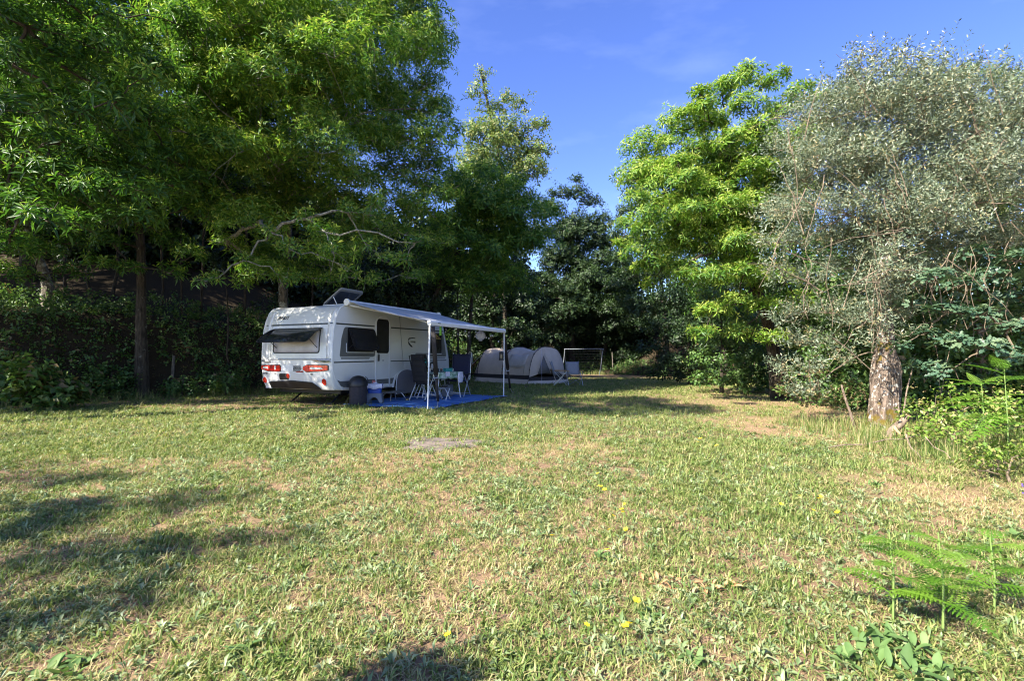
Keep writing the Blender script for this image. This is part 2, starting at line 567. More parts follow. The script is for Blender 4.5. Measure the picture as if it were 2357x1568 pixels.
def zones(x, y):
    """dry: straw and bare earth; lush: green grass, also dims far ground in place of shade; herb: grey-green weeds."""
    x = np.asarray(x, float); y = np.asarray(y, float)
    n = fbm(x * 1.3 + 40, y * 1.3 + 9, 4)
    dry = .16 + 1.1 * (n - .5)
    dry = dry + .75 * ell_mask(x, y, 4.2, 4.7, 1.7, 1.0) + .8 * ell_mask(x, y, 5.0, 10.6, 2.3, 3.2) + .5 * ell_mask(x, y, 6.3, 15.5, 3, 2.2)
    dry = dry + .35 * ell_mask(x, y, 3.6, 3.2, 1.2, .8) + .25 * ell_mask(x, y, .9, 6.6, 1.2, .8)
    lush = 1.15 * ell_mask(x, y, -5.0, 8.6, 6.5, 2.0) + .9 * ell_mask(x, y, 2.5, 6.3, 1.1, 2.2) + .55 * ell_mask(x, y, 1.0, 9.5, 3.5, 1.6)
    lush = lush + .6 * ell_mask(x, y, 0.5, 15, 6, 5) + .7 * ell_mask(x, y, 4, 23, 9, 6) + .7 * ell_mask(x, y, 6.2, 5.4, 1.6, 1.0)  # widest, farthest patch dims the ground colour in place of shade
    lush = lush + .5 * sstep(.5, .75, fbm(x * .9 + 7, y * .9 + 70))
    dry = np.clip(dry - .45 * lush, 0, 1)
    herb = sstep(.48, .70, fbm(x * 1.6 + 90, y * 1.6 + 21)) * (.45 + .8 * ell_mask(x, y, -2.5, 4.2, 3.2, 2.0))
    return dry, np.clip(lush, 0, 1.2), np.clip(herb, 0, 1)

gx = np.concatenate([np.linspace(-60, -16, 30)[:-1], np.linspace(-16, 14, 230), np.linspace(14, 60, 30)[1:]])
gy = np.concatenate([np.linspace(-25, 0, 16)[:-1], np.linspace(0, 16, 200), np.linspace(16, 34, 60)[1:], np.linspace(34, 120, 25)[1:]])
GX, GY = np.meshgrid(gx, gy)
GZ = gz(GX, GY)
nx, ny = len(gx), len(gy)
idx = np.arange(nx * ny).reshape(ny, nx)
Q = np.stack([idx[:-1, :-1], idx[:-1, 1:], idx[1:, 1:], idx[1:, :-1]], -1).reshape(-1, 4)
ground = np_mesh('ground', np.stack([GX, GY, GZ], -1).reshape(-1, 3), Q, None or M['ash'], smooth=True)
ground.data.materials.clear()
tag(ground, kind='structure')
dry, lush, herb = zones(GX, GY)
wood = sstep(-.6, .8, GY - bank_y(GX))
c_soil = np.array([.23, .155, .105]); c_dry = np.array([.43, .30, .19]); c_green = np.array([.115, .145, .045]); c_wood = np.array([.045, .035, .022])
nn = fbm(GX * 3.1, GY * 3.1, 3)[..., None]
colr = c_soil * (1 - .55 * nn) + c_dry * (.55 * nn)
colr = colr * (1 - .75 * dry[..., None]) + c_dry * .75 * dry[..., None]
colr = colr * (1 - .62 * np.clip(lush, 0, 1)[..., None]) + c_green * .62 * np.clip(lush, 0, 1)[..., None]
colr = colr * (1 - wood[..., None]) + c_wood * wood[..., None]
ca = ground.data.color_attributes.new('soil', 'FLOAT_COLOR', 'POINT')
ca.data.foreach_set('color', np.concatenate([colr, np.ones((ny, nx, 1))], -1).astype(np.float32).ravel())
gm = bpy.data.materials.new('meadow_soil')
t, N, L, p = nodes_of(gm)
p.inputs['Roughness'].default_value = .95
p.inputs['Specular IOR Level'].default_value = .15
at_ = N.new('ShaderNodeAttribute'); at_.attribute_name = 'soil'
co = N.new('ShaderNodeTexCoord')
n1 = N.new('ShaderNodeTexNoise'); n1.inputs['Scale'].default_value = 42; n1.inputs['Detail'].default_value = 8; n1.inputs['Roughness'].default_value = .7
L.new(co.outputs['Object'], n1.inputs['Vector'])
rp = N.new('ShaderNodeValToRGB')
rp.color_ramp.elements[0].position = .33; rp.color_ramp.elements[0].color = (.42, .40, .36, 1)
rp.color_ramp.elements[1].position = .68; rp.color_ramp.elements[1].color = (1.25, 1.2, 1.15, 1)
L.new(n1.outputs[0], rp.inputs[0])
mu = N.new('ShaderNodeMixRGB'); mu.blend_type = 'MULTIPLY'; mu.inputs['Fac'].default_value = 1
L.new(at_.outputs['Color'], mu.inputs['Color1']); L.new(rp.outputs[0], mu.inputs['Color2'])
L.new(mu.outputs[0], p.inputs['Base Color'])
b = N.new('ShaderNodeBump'); b.inputs['Strength'].default_value = .9; b.inputs['Distance'].default_value = .03
L.new(n1.outputs[0], b.inputs['Height']); L.new(b.outputs[0], p.inputs['Normal'])
ground.data.materials.append(gm)

# old fire place: a bare ashy ring in the grass
FIRE = on_ground(1016, 1021)
vs, fs = [], []
for j, rr in enumerate((0, .22, .40, .52)):
    for i in range(28):
        a = 2 * math.pi * i / 28
        r_ = rr * (1 + .22 * math.sin(3 * a + 1) + .12 * math.sin(7 * a))
        x, y = FIRE.x + 1.15 * r_ * math.cos(a), FIRE.y + .85 * r_ * math.sin(a)
        vs.append((x, y, gzf(x, y) + (.018 if j == 2 else .008 if j < 2 else .003)))
for j in range(3):
    for i in range(28):
        fs.append((j * 28 + i, j * 28 + (i + 1) % 28, (j + 1) * 28 + (i + 1) % 28, (j + 1) * 28 + i))
tag(MB().add(vs, fs).build('fire_scar', M['ash']), kind='structure')

# ------------------------------------------------------------------ leaf templates
def leaf4(p0, d, z, L_, W_, droop, fold=.25):
    d = np.array(d) / np.linalg.norm(d); z = np.array(z, float)
    s = np.cross(d, z); s /= (np.linalg.norm(s) + 1e-9)
    u = np.cross(s, d)
    m = p0 + d * L_ * .5 + u * L_ * .05
    t_ = p0 + d * L_ - np.array([0, 0, 1]) * droop * L_
    V = [p0, m, t_, m + s * W_ / 2 + u * W_ * fold, m - s * W_ / 2 + u * W_ * fold]
    T = [(0, 1, 3), (3, 1, 2), (0, 4, 1), (4, 2, 1)]
    return V, T
def leaf2(p0, d, z, L_, W_, droop):
    d = np.array(d) / np.linalg.norm(d); z = np.array(z, float)
    s = np.cross(d, z); s /= (np.linalg.norm(s) + 1e-9)
    u = np.cross(s, d)
    m = p0 + d * L_ * .48
    t_ = p0 + d * L_ - np.array([0, 0, 1]) * droop * L_
    V = [p0, m + s * W_ / 2 + u * W_ * .2, t_, m - s * W_ / 2 + u * W_ * .2]
    return V, [(0, 1, 2), (0, 2, 3)]

class TPL:
    def __init__(s): s.V, s.T, s.c = [], [], []
    def add(s, V, T, tint):
        o = len(s.V)
        s.V += [np.array(v, float) for v in V]
        s.T += [tuple(i + o for i in t) for t in T]
        s.c += [tint] * len(V)
    def done(s): return np.array(s.V), np.array(s.T, int), np.array(s.c)

def t_chestnut(sd, fine=True):
    r = random.Random(sd); t = TPL()
    n = 10 if fine else 9
    for i in range(n):
        az = i * 2.4 + r.uniform(-.3, .3)
        el = r.uniform(-.55, .45) + (.4 if i > n - 4 else 0)
        d = np.array([math.cos(az) * math.cos(el), math.sin(az) * math.cos(el), math.sin(el)])
        L_ = r.uniform(.15, .235) * (.75 if i > n - 4 else 1)
        V, T = (leaf4 if fine else leaf2)(d * .025 + np.array([0, 0, .012 * i - .06]), d, (0, 0, 1), L_, L_ * r.uniform(.19, .25), r.uniform(.0, .28))
        t.add(V, T, r.uniform(.15, .55) + (.25 if i > n - 4 else 0))
    for i in range(5 if fine else 2):
        az = r.uniform(0, 6.28); el = r.uniform(.35, 1.2)
        d = np.array([math.cos(az) * math.cos(el), math.sin(az) * math.cos(el), math.sin(el)])
        V, T = leaf2(np.array([0, 0, .03]), d, (0, .3, 1), r.uniform(.10, .16), .011, .15)
        t.add(V, T, r.uniform(.80, .98))
    return t.done()
def t_broad(sd, n=8, L_=.09, W_=.055):
    r = random.Random(sd); t = TPL()
    for i in range(n):
        a = (1 if i % 2 else -1) * r.uniform(.5, 1.3); h = .28 * i / n
        d = np.array([math.sin(a), r.uniform(-.8, .8), r.uniform(-.1, .8)])
        l = L_ * r.uniform(.7, 1.25)
        V, T = leaf2(np.array([r.uniform(-.05, .05), r.uniform(-.05, .05), h - .1]), d, (r.uniform(-.3, .3), r.uniform(-.3, .3), 1), l, l * W_ / L_, r.uniform(.0, .4))
        t.add(V, T, r.uniform(.1, .8))
    return t.done()
def t_oak(sd):
    """Lobed leaves: each blade is three overlapping diamonds along its rib."""
    r = random.Random(sd); t = TPL()
    for i in range(7):
        a = r.uniform(0, 6.28)
        d = np.array([math.cos(a), math.sin(a), r.uniform(-.25, .35)])
        l = r.uniform(.08, .12); p0 = d * .03 + np.array([0, 0, r.uniform(-.03, .05)]); tt = r.uniform(.1, .8)
        for k, w in ((0, .5), (.3, .62), (.58, .42)):
            V, T = leaf2(p0 + d * l * k, d, (0, 0, 1), l * .44, l * w, .05)
            t.add(V, T, tt)
    return t.done()
def t_olive(sd):
    r = random.Random(sd); t = TPL()
    for i in range(15):
        az = i * 2.0 + r.uniform(-.4, .4)
        d = np.array([math.cos(az) * .8, math.sin(az) * .8, r.uniform(.1, .9)])
        l = r.uniform(.045, .07)
        V, T = leaf2(np.array([0, 0, -.12 + .022 * i]), d, (r.uniform(-1, 1), r.uniform(-1, 1), .6), l, l * .27, r.uniform(-.1, .1))
        t.add(V, T, r.choice((.15, .3, .45, .55, .62, .68, .75)) + r.uniform(-.06, .06))
    return t.done()
def t_acacia(sd):
    r = random.Random(sd); t = TPL()
    for k in range(3):
        a = r.uniform(0, 6.28); ax = np.array([math.cos(a), math.sin(a), r.uniform(-.2, .4)])
        side = np.cross(ax, (0, 0, 1)); side /= np.linalg.norm(side)
        tt = r.uniform(.1, .8)
        for i in range(8):
            for sgn in (-1, 1):
                V, T = leaf2(ax * (.03 + .026 * i), side * sgn + ax * .5, (0, 0, 1), .055 * (1 - abs(i - 3) * .08), .018, .05)
                t.add(V, T, tt + r.uniform(-.1, .1))
    return t.done()
TP = {
    'chestnut': [t_chestnut(i) for i in range(5)],
    'chestfar': [t_chestnut(20 + i, False) for i in range(4)],
    'broad': [t_broad(i) for i in range(5)],
    'oak': [t_oak(i) for i in range(4)],
    'olive': [t_olive(i) for i in range(5)],
    'acacia': [t_acacia(i) for i in range(4)],
}

def frames(Nv, spin):
    """Rotation matrices whose z axis is Nv."""
    Nv = Nv / (np.linalg.norm(Nv, axis=1, keepdims=True) + 1e-9)
    h = np.where(np.abs(Nv[:, 2:3]) < .95, np.array([[0, 0, 1.]]), np.array([[1., 0, 0]]))
    a = np.cross(h, Nv); a /= np.linalg.norm(a, axis=1, keepdims=True)
    b = np.cross(Nv, a)
    c, s = np.cos(spin)[:, None], np.sin(spin)[:, None]
    x = a * c + b * s; y = -a * s + b * c
    return np.stack([x, y, Nv], -1)

def spread(kind, P, Nv, sc, dt):
    """All sprays of a crown as one set of arrays."""
    tp = TP[kind]
    n = len(P)
    Rm = frames(Nv, rng.uniform(0, 6.28, n))
    which = rng.integers(0, len(tp), n)
    Vs, Ts, Cs, o = [], [], [], 0
    for k, (V, T, c) in enumerate(tp):
        i = np.nonzero(which == k)[0]
        if len(i) == 0: continue
        W = np.einsum('nij,vj->nvi', Rm[i], V) * sc[i][:, None, None] + P[i][:, None, :]
        Vs.append(W.reshape(-1, 3))
        Ts.append((T[None] + (np.arange(len(i)) * len(V))[:, None, None] + o).reshape(-1, 3))
        Cs.append(np.clip(c[None] + dt[i][:, None], 0, 1).ravel())
        o += len(i) * len(V)
    return np.concatenate(Vs), np.concatenate(Ts), np.concatenate(Cs)

def lobes_in(center, radii, n, rad, seed, inner=.35, flat=1.0):
    """Foliage clumps spread through an ellipsoid, more towards its outside."""
    r = np.random.default_rng(seed); out = []
    tries = 0
    while len(out) < n and tries < n * 60:
        tries += 1
        d = r.normal(size=3); d /= np.linalg.norm(d)
        q = np.array(center) + d * np.array(radii) * r.uniform(inner, .95)
        rr = rad * r.uniform(.65, 1.3)
        if any(np.linalg.norm(q - o[:3]) < (rr + o[3]) * .45 for o in out): continue
        out.append(np.array([*q, rr]))
    return out

def lobe_sprays(lobes, dens, seed, up=.45, squash=.75):
    r = np.random.default_rng(seed)
    P, Nv = [], []
    for l in lobes:
        n = max(4, int(dens * l[3] ** 2))
        d = r.normal(size=(n, 3)); d /= np.linalg.norm(d, axis=1, keepdims=True)
        d[:, 2] = np.where(d[:, 2] < -.3, -d[:, 2] * .6, d[:, 2])
        rad = l[3] * (r.uniform(.12, 1, n) ** .42) * (1 + .35 * (r.random(n) < .12))
        q = l[:3] + d * rad[:, None] * np.array([1, 1, squash])
        P.append(q)
        Nv.append(d * .8 + np.array([0, 0, up]) + r.normal(size=(n, 3)) * .3)
    return np.concatenate(P), np.concatenate(Nv)

def limb(mb, a, b, r0, r1, sag=.12, n=6, seg=5, wob=.06):
    a, b = Vector(a), Vector(b)
    Lb = (b - a).length
    pts = []
    for i in range(n + 1):
        t_ = i / n
        p = a.lerp(b, t_) + Vector((0, 0, sag * Lb * math.sin(math.pi * t_)))
        if 0 < i < n:
            p += Vector((random.uniform(-1, 1), random.uniform(-1, 1), random.uniform(-1, 1))) * wob * Lb * .5
        pts.append(p)
    mb.tube(pts, [r0 + (r1 - r0) * (i / n) ** .8 for i in range(n + 1)], seg, cap=False)
    return pts

PART_MESH = {}
def part_mesh(kind, k, m):
    key = (kind, k, m.name)
    if key not in PART_MESH:
        V, T, c = TP[kind][k]
        o = np_mesh('leaf_spray', V, T, m, tint=c)
        PART_MESH[key] = o.data
        bpy.data.objects.remove(o)
    return PART_MESH[key]

def tree(name, label, cat, trunk, radius, lobes, kind, leaf, bark, dens=70, seed=1, scale=(.85, 1.2), tint=0.0, parts=0, part_kind=None,
         group=None, twigs=3, limb_r=.05, up=.45, squash=.75, branch_bark=None, limbs=True, reach=None):
    """trunk: points from the ground up; each clump hangs on a limb that leaves the trunk below it."""
    base = Vector(trunk[0])
    root = empty(name, base, 0, label, cat, group)
    rel = [Vector(p) - base for p in trunk]
    fine = []
    for i in range(len(rel) - 1):
        for k in range(4):
            fine.append(rel[i].lerp(rel[i + 1], k / 4) + Vector((random.uniform(-.25, .25), random.uniform(-.25, .25), 0)) * radius * (1 if i + k else 0))
    fine.append(rel[-1])
    n = len(fine)
    rad = [radius * (1 - .62 * i / (n - 1)) * (1 + .35 * max(0, 1 - i / 2.5)) * random.uniform(.93, 1.07) for i in range(n)]
    MB().tube([fine[0] - Vector((0, 0, .15))] + fine[1:], rad, 10).build('trunk', M[bark], root)
    lob = [np.array([l[0] - base.x, l[1] - base.y, l[2] - base.z, l[3]]) for l in lobes]
    if limbs:
        # every clump hangs on a bough that forks off the trunk or off a bough nearer to it
        nodes = [(f, -1, 0.0) for f in fine[max(1, n // 3):]]
        nt = len(nodes)
        order = sorted(range(len(lob)), key=lambda i: min((Vector(lob[i][:3]) - q[0]).length for q in nodes[:nt]))
        par = []
        for i in order:
            q = Vector(lob[i][:3])
            best = min(range(len(nodes)), key=lambda k: (q - nodes[k][0]).length * (1.6 if nodes[k][0].z > q.z + .6 else 1) + .42 * nodes[k][2])
            nodes.append((q, best, nodes[best][2] + (q - nodes[best][0]).length))
        cnt = [1] * len(nodes)
        for k in range(len(nodes) - 1, nt - 1, -1):
            cnt[nodes[k][1]] += cnt[k]
        mb = MB()
        rr_ = lambda k: min(limb_r * 1.5, limb_r * .30 * cnt[k] ** .5)
        for k in range(nt, len(nodes)):
            q, pk, _ = nodes[k]
            pts = limb(mb, nodes[pk][0], q, min(rr_(k) * 1.25, radius * .7), max(.006, rr_(k) * .8), .07, 5, 5, .10)
            l = lob[order[k - nt]]
            for _ in range(twigs):
                d = Vector((random.gauss(0, 1), random.gauss(0, 1), random.gauss(.2, .8))).normalized()
                limb(mb, pts[random.choice((-1, -2))], q + d * l[3] * .95, .009, .003, .05, 3, 3)
        mb.build('branches', M[branch_bark or bark], root)['kind'] = 'stuff'
    P, Nv = lobe_sprays(lob, dens, seed, up, squash)
    sc = np.random.default_rng(seed + 1).uniform(*scale, len(P))
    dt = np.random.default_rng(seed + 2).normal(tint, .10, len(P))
    if parts:
        c = np.array(CAM) - np.array(base)
        order = np.argsort(np.linalg.norm(P - c, axis=1))
        sel, rest = order[:parts], order[parts:]
        Rm = frames(Nv[sel], rng.uniform(0, 6.28, parts))
        for i, s_ in enumerate(sel):
            o = bpy.data.objects.new('leaf_spray', part_mesh(part_kind or kind, i % len(TP[part_kind or kind]), M[leaf]))
            mt = Matrix(Rm[i].tolist()).to_4x4()
            o.matrix_local = Matrix.Translation(P[s_].tolist()) @ mt @ Matrix.Scale(float(sc[s_]), 4)
            link(o, root)
        P, Nv, sc, dt = P[rest], Nv[rest], sc[rest], dt[rest]
    V, T, c = spread(kind, P, Nv, sc, dt)
    np_mesh('crown', V, T, M[leaf], root, c)['kind'] = 'stuff'
    return root

def G(x, y, dz=0.0):
    return (x, y, gzf(x, y) + dz)

def img_lobes(spec, Y, jit, seed):
    """Clumps given by where they are seen: (px, py, radius in px) at distance Y +- jit."""
    r = random.Random(seed); out = []
    for s_ in spec:
        y = (s_[3] if len(s_) > 3 else Y) + r.uniform(-jit, jit)
        p = at(s_[0], s_[1], y)
        out.append(np.array([p.x, p.y, p.z, s_[2] / F * y]))
    return out
# ------------------------------------------------------------------ the wood on the left
CH = 'chestnut trees of the wood on the bank'
ov = img_lobes([(668, 575, 34), (705, 505, 34), (750, 535, 36), (800, 490, 34), (850, 495, 36), (868, 470, 26), (770, 590, 36), (840, 560, 34),
                (955, 560, 30), (930, 600, 26), (880, 600, 30), (660, 640, 30), (620, 540, 34), (500, 640, 26), (560, 600, 30), (470, 650, 22), (800, 625, 24)], 9.6, .7, 3)
t3 = lobes_in((-5.7, 13.2, 8.7), (3.9, 3.6, 5.8), 95, 1.0, 31, .45) + lobes_in((-5.6, 10.4, 7.6), (3.0, 1.6, 2.8), 30, .8, 32) + \
     img_lobes([(860, 60, 70), (800, 150, 70), (720, 60, 70), (640, 120, 70), (560, 60, 70), (520, 180, 60), (600, 240, 60), (700, 230, 65), (790, 280, 65), (680, 340, 60), (840, 200, 60), (980, 20, 50), (990, 60, 45), (1000, 330, 55), (860, 420, 55), (760, 400, 55), (640, 420, 55), (550, 330, 55), (1040, 300, 36), (940, 320, 55), (970, 350, 50), (900, 300, 55), (985, 390, 50), (920, 380, 55), (1000, 260, 45), (960, 470, 50), (1000, 500, 45), (930, 540, 45), (990, 430, 45), (1030, 450, 40), (900, 40, 75), (960, 110, 60), (985, 190, 50), (930, 250, 60), (880, 340, 60), (985, 300, 50), (1010, 380, 45), (950, 420, 50), (1010, 240, 40)], 12.6, .8, 4)
low3 = img_lobes([(560, 480, 55), (640, 490, 55), (720, 430, 55), (600, 400, 55), (520, 560, 45), (700, 640, 40), (760, 650, 40), (620, 610, 45), (880, 520, 50), (940, 480, 50), (1000, 450, 45), (960, 640, 40), (1010, 560, 50), (860, 650, 36), (560, 650, 36), (480, 500, 55)], 13.2, .9, 6)
tree('chestnut_tree', 'tall chestnut whose sunlit crown rises over the caravan with spiky catkin sprays hanging low', 'tree',
     [G(-7.75, 16.2), (-7.4, 15.8, 5), (-6.6, 14.6, 8), (-6.0, 13.4, 11.5)], .16, t3 + ov + low3, 'chestfar', 'chestnut', 'pale_bark', 150, 41, scale=(.62, .95), parts=290, part_kind='chestnut', group=CH, limb_r=.036, branch_bark='lichen_twig', tint=.06)
tree('chestnut_tree', 'chestnut with a dark straight trunk leaning on the bank, third trunk from the caravan side', 'tree',
     [G(-10.4, 13.7), (-10.45, 13.6, 4.4), (-10.3, 13.0, 8), (-10.0, 12.5, 12)], .14,
     lobes_in((-9.9, 12.6, 9.4), (3.0, 3.2, 5.0), 70, .95, 33, .45) + img_lobes([(260, 560, 45), (330, 520, 50), (400, 560, 50), (430, 480, 55), (350, 420, 55), (470, 420, 55), (300, 620, 36), (390, 630, 36), (440, 590, 40), (270, 480, 50)], 12.8, .8, 61), 'chestfar', 'chestnut', 'bark', 140, 42, scale=(.68, 1.0), parts=80, part_kind='chestnut', group=CH, branch_bark='bark', tint=-.02)
tree('chestnut_tree', 'chestnut with a pale bent trunk standing on the bank, leftmost trunk in view', 'tree',
     [G(-13.3, 14.0), (-13.5, 14.0, 3.6), (-13.9, 13.8, 5.2), (-13.8, 13.2, 10)], .16,
     lobes_in((-13.4, 12.8, 8.6), (3.2, 3.2, 5.0), 62, .95, 34, .45) + img_lobes([(40, 560, 55), (110, 580, 45), (180, 560, 50), (20, 490, 60), (100, 480, 60), (200, 480, 55), (60, 640, 36), (160, 630, 36), (230, 610, 40), (10, 620, 40)], 13.0, .8, 62), 'chestfar', 'chestnut', 'pale_bark', 135, 43, scale=(.68, 1.0), parts=60, part_kind='chestnut', group=CH, branch_bark='bark', tint=-.06)
nearl = img_lobes([(60, 470, 70), (120, 400, 75), (210, 430, 70), (30, 380, 70), (110, 330, 70), (250, 350, 60), (60, 260, 75), (180, 260, 70), (290, 500, 50), (330, 440, 45),
                   (20, 560, 60), (110, 510, 55), (190, 520, 45), (30, 150, 80), (140, 150, 80), (250, 120, 70), (330, 180, 55), (260, 240, 55), (60, 60, 80), (200, 40, 80)], 7.6, .9, 5)
shade_r = img_lobes([(225, 370, 60, 8.6), (270, 300, 60, 8.5), (190, 310, 60, 8.4), (320, 380, 55, 9.0), (250, 440, 50, 8.8), (215, 404, 60), (280, 330, 60), (340, 280, 60), (300, 420, 55), (380, 360, 60), (430, 260, 60), (400, 430, 50), (350, 160, 65), (450, 150, 60), (480, 330, 50), (420, 60, 70), (250, 210, 65), (300, 90, 70), (240, 510, 42), (340, 500, 40), (460, 420, 40)], 9.4, .8, 63)
upper = [np.array(q, float) for q in [(-9.5 + 1.15 * i + (.5 if j % 2 else 0), 4.3 + .95 * j, 8.1 + .5 * math.sin(3 * i + j), .82) for i in range(6) for j in range(4)]]  # boughs above the view, added for the shade they cast by the caravan
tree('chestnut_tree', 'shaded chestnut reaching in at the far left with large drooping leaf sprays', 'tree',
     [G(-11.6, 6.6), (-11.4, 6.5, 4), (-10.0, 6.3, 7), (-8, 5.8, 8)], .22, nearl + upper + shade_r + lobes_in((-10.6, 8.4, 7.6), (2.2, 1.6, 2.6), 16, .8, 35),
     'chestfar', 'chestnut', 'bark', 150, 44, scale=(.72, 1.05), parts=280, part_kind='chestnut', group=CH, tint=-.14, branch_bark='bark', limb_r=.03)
for k, (x, y, lab) in enumerate(((-20.5, 12.6, 'unseen chestnut on the bank added to shade the wood'), (-24.5, 17.5, 'unseen chestnut deep in the wood added to shade its floor'), (-17.5, 17.5, 'inner chestnut of the wood behind the leftmost trunks'))):  # first two stand out of view, added to shade the hillside
    tree('chestnut_tree', lab, 'tree', [G(x, y), (x, y, gzf(x, y) + 4), (x + .3, y, gzf(x, y) + 9)], .2, lobes_in((x, y, gzf(x, y) + 6.6), (3.4, 3.0, 4.4), 42, 1.0, 160 + k, .3), 'chestfar', 'chestnut', 'bark', 30, 165 + k, scale=(1.8, 2.4), group=CH, twigs=0)
# trees that stand just outside the picture on the left: their shade falls across the meadow and the wood's edge
tree('chestnut_tree', 'chestnut standing on the meadow edge left of everything in view', 'tree',
     [G(-17, 7.6), (-16.8, 7.5, 5), (-16.2, 7.6, 10)], .22, lobes_in((-15.8, 8.0, 6.6), (3.2, 2.6, 4.6), 42, .95, 36), 'chestfar', 'chestnut', 'bark', 40, 45, scale=(1.5, 2.0), twigs=0)
sh = []
r = random.Random(77)
hx, hy = -TO_SUN.x / TO_SUN.z, -TO_SUN.y / TO_SUN.z
for (px, py, z, rr) in ((30, 1200, 5.2, .45), (120, 1190, 5.6, .40), (210, 1180, 5.4, .40), (320, 1172, 5.8, .34), (420, 1165, 5.2, .28), (520, 1150, 5.6, .22), (20, 1085, 6.2, .42), (110, 1105, 5.9, .30), (230, 1110, 6.3, .30),
                        (60, 1300, 4.6, .36), (160, 1290, 4.8, .32), (260, 1285, 4.4, .30), (380, 1275, 4.9, .26), (480, 1262, 4.6, .26), (590, 1255, 4.8, .24), (690, 1240, 4.6, .16), (20, 1240, 5.0, .26), (330, 1330, 4.2, .18),
                        (30, 1420, 3.9, .30), (120, 1435, 4.1, .26), (210, 1415, 3.8, .24), (300, 1400, 4.0, .18), (-60, 1500, 3.7, .3), (-80, 1260, 4.8, .5), (-60, 1150, 5.6, .5), (10, 1010, 7.2, .4)):
    p = on_ground(px, py)
    sh.append(np.array((p.x - hx * (z - p.z) + r.uniform(-.1, .1), p.y - hy * (z - p.z), z, rr * 1.35)))
tree('chestnut_tree', 'open chestnut beside the photographer casting long dappled shade over the meadow', 'tree',
     [G(-9.4, -2.2), (-9.3, -2.1, 3.0), (-8.9, -1.8, 5.6)], .15, sh, 'chestfar', 'chestnut', 'bark', 62, 46, scale=(.7, 1.0), twigs=1, limb_r=.03)
sl = []  # clumps of an added, unseen sapling, placed by where their shade falls
for (px, py, z, rr) in ((900, 1558, 1.70, .15), (960, 1556, 1.74, .17), (1020, 1558, 1.70, .15), (860, 1585, 1.62, .16), (940, 1600, 1.64, .2), (1030, 1595, 1.62, .18)):
    p = on_ground(px, py)
    sl.append(np.array((p.x - hx * (z - p.z), p.y - hy * (z - p.z), z, rr)))
q0 = sl[4]
tree('sapling', 'unseen young chestnut sapling added to cast shade at the bottom edge', 'tree',
     [G(q0[0] - .1, q0[1] - .15), (q0[0] - .08, q0[1] - .1, .9), (q0[0], q0[1], 1.6)], .02, sl, 'chestfar', 'chestnut', 'bark', 520, 47, scale=(.45, .65), twigs=1, limb_r=.012)

# middle distance
tree('broadleaf_tree', 'slender pale green tree with loose airy leaves rising between the chestnuts and the open sky', 'tree',
     [G(-.4, 27.5), (-.4, 27, 6), (-.6, 23, 11), (-1.4, 21.8, 14.4)], .14,
     lobes_in((-.7, 22, 9.4), (2.4, 2.2, 3.6), 34, .8, 51) + img_lobes([(1110, 175, 22), (1105, 215, 30), (1130, 260, 36), (1165, 235, 30), (1200, 240, 28), (1225, 300, 34), (1250, 350, 28), (1245, 290, 24), (1230, 400, 36), (1170, 320, 50), (1110, 310, 45)], 22, .8, 7),
     'broad', 'oak', 'bark', 120, 52, scale=(1.1, 1.5), tint=.32, up=.3, branch_bark='lichen_twig', limb_r=.045)
tree('chestnut_tree', 'lower chestnut growing behind the awning with darker sprays', 'tree',
     [G(-4.0, 19.0), (-3.4, 18.8, 3), (-1.6, 18, 6)], .14,
     lobes_in((-1.0, 18.0, 5.9), (2.7, 2.3, 2.5), 42, .85, 53) + img_lobes([(1060, 450, 60), (1120, 470, 60), (1180, 500, 50), (1215, 560, 45), (1060, 560, 60), (1130, 590, 60), (1020, 640, 55), (1100, 660, 60), (1170, 640, 50)], 16.5, .6, 8),
     'chestfar', 'chestnut', 'bark', 100, 54, scale=(.9, 1.25), group=CH, tint=-.08, limb_r=.022)
tree('broadleaf_tree', 'dark dense tree behind the tent with a feathery pointed top', 'tree',
     [G(4.3, 34.5), (4.2, 34.2, 5), (4.2, 34, 10)], .2,
     lobes_in((4.2, 34, 6.8), (2.7, 2.2, 4.8), 40, 1.0, 55) + img_lobes([(1325, 415, 16), (1330, 450, 30), (1290, 450, 28), (1360, 470, 28), (1270, 490, 36), (1320, 520, 45), (1370, 530, 30), (1390, 600, 34), (1290, 590, 50), (1250, 480, 30), (1240, 540, 40), (1380, 510, 30), (1395, 560, 34), (1395, 660, 40), (1350, 620, 45), (1400, 720, 40), (1345, 700, 45), (1300, 680, 45)], 33, .6, 9),
     'broad', 'dark', 'bark', 120, 56, scale=(1.4, 1.9), tint=.05, up=.3)
tree('broadleaf_tree', 'far light green tree filling the gap between the two woods', 'tree',
     [G(8.0, 37), (8, 37, 4), (7.9, 37, 9)], .2, lobes_in((7.8, 37, 6.5), (2.6, 2.2, 4.0), 30, 1.0, 57, ) + img_lobes([(1400, 520, 22), (1380, 560, 22), (1425, 560, 26), (1440, 610, 26), (1400, 640, 26)], 36, .6, 10),
     'broad', 'oak', 'bark', 70, 58, scale=(1.5, 2.0), tint=.12, up=.3)
tree('broadleaf_tree', 'grey green far tree peeking over the shoulder of the right hand chestnut', 'tree',
     [G(9.6, 30), (9.4, 30, 4), (9.0, 30, 9)], .18, img_lobes([(1480, 425, 22), (1460, 450, 26), (1440, 490, 26), (1490, 480, 36), (1420, 540, 20), (1470, 560, 40), (1450, 640, 36), (1500, 640, 45), (1425, 600, 26), (1440, 700, 40), (1480, 720, 45), (1420, 660, 30)], 29, .7, 11),
     'broad', 'dark', 'bark', 130, 59, scale=(1.4, 1.9), tint=.2, up=.3)
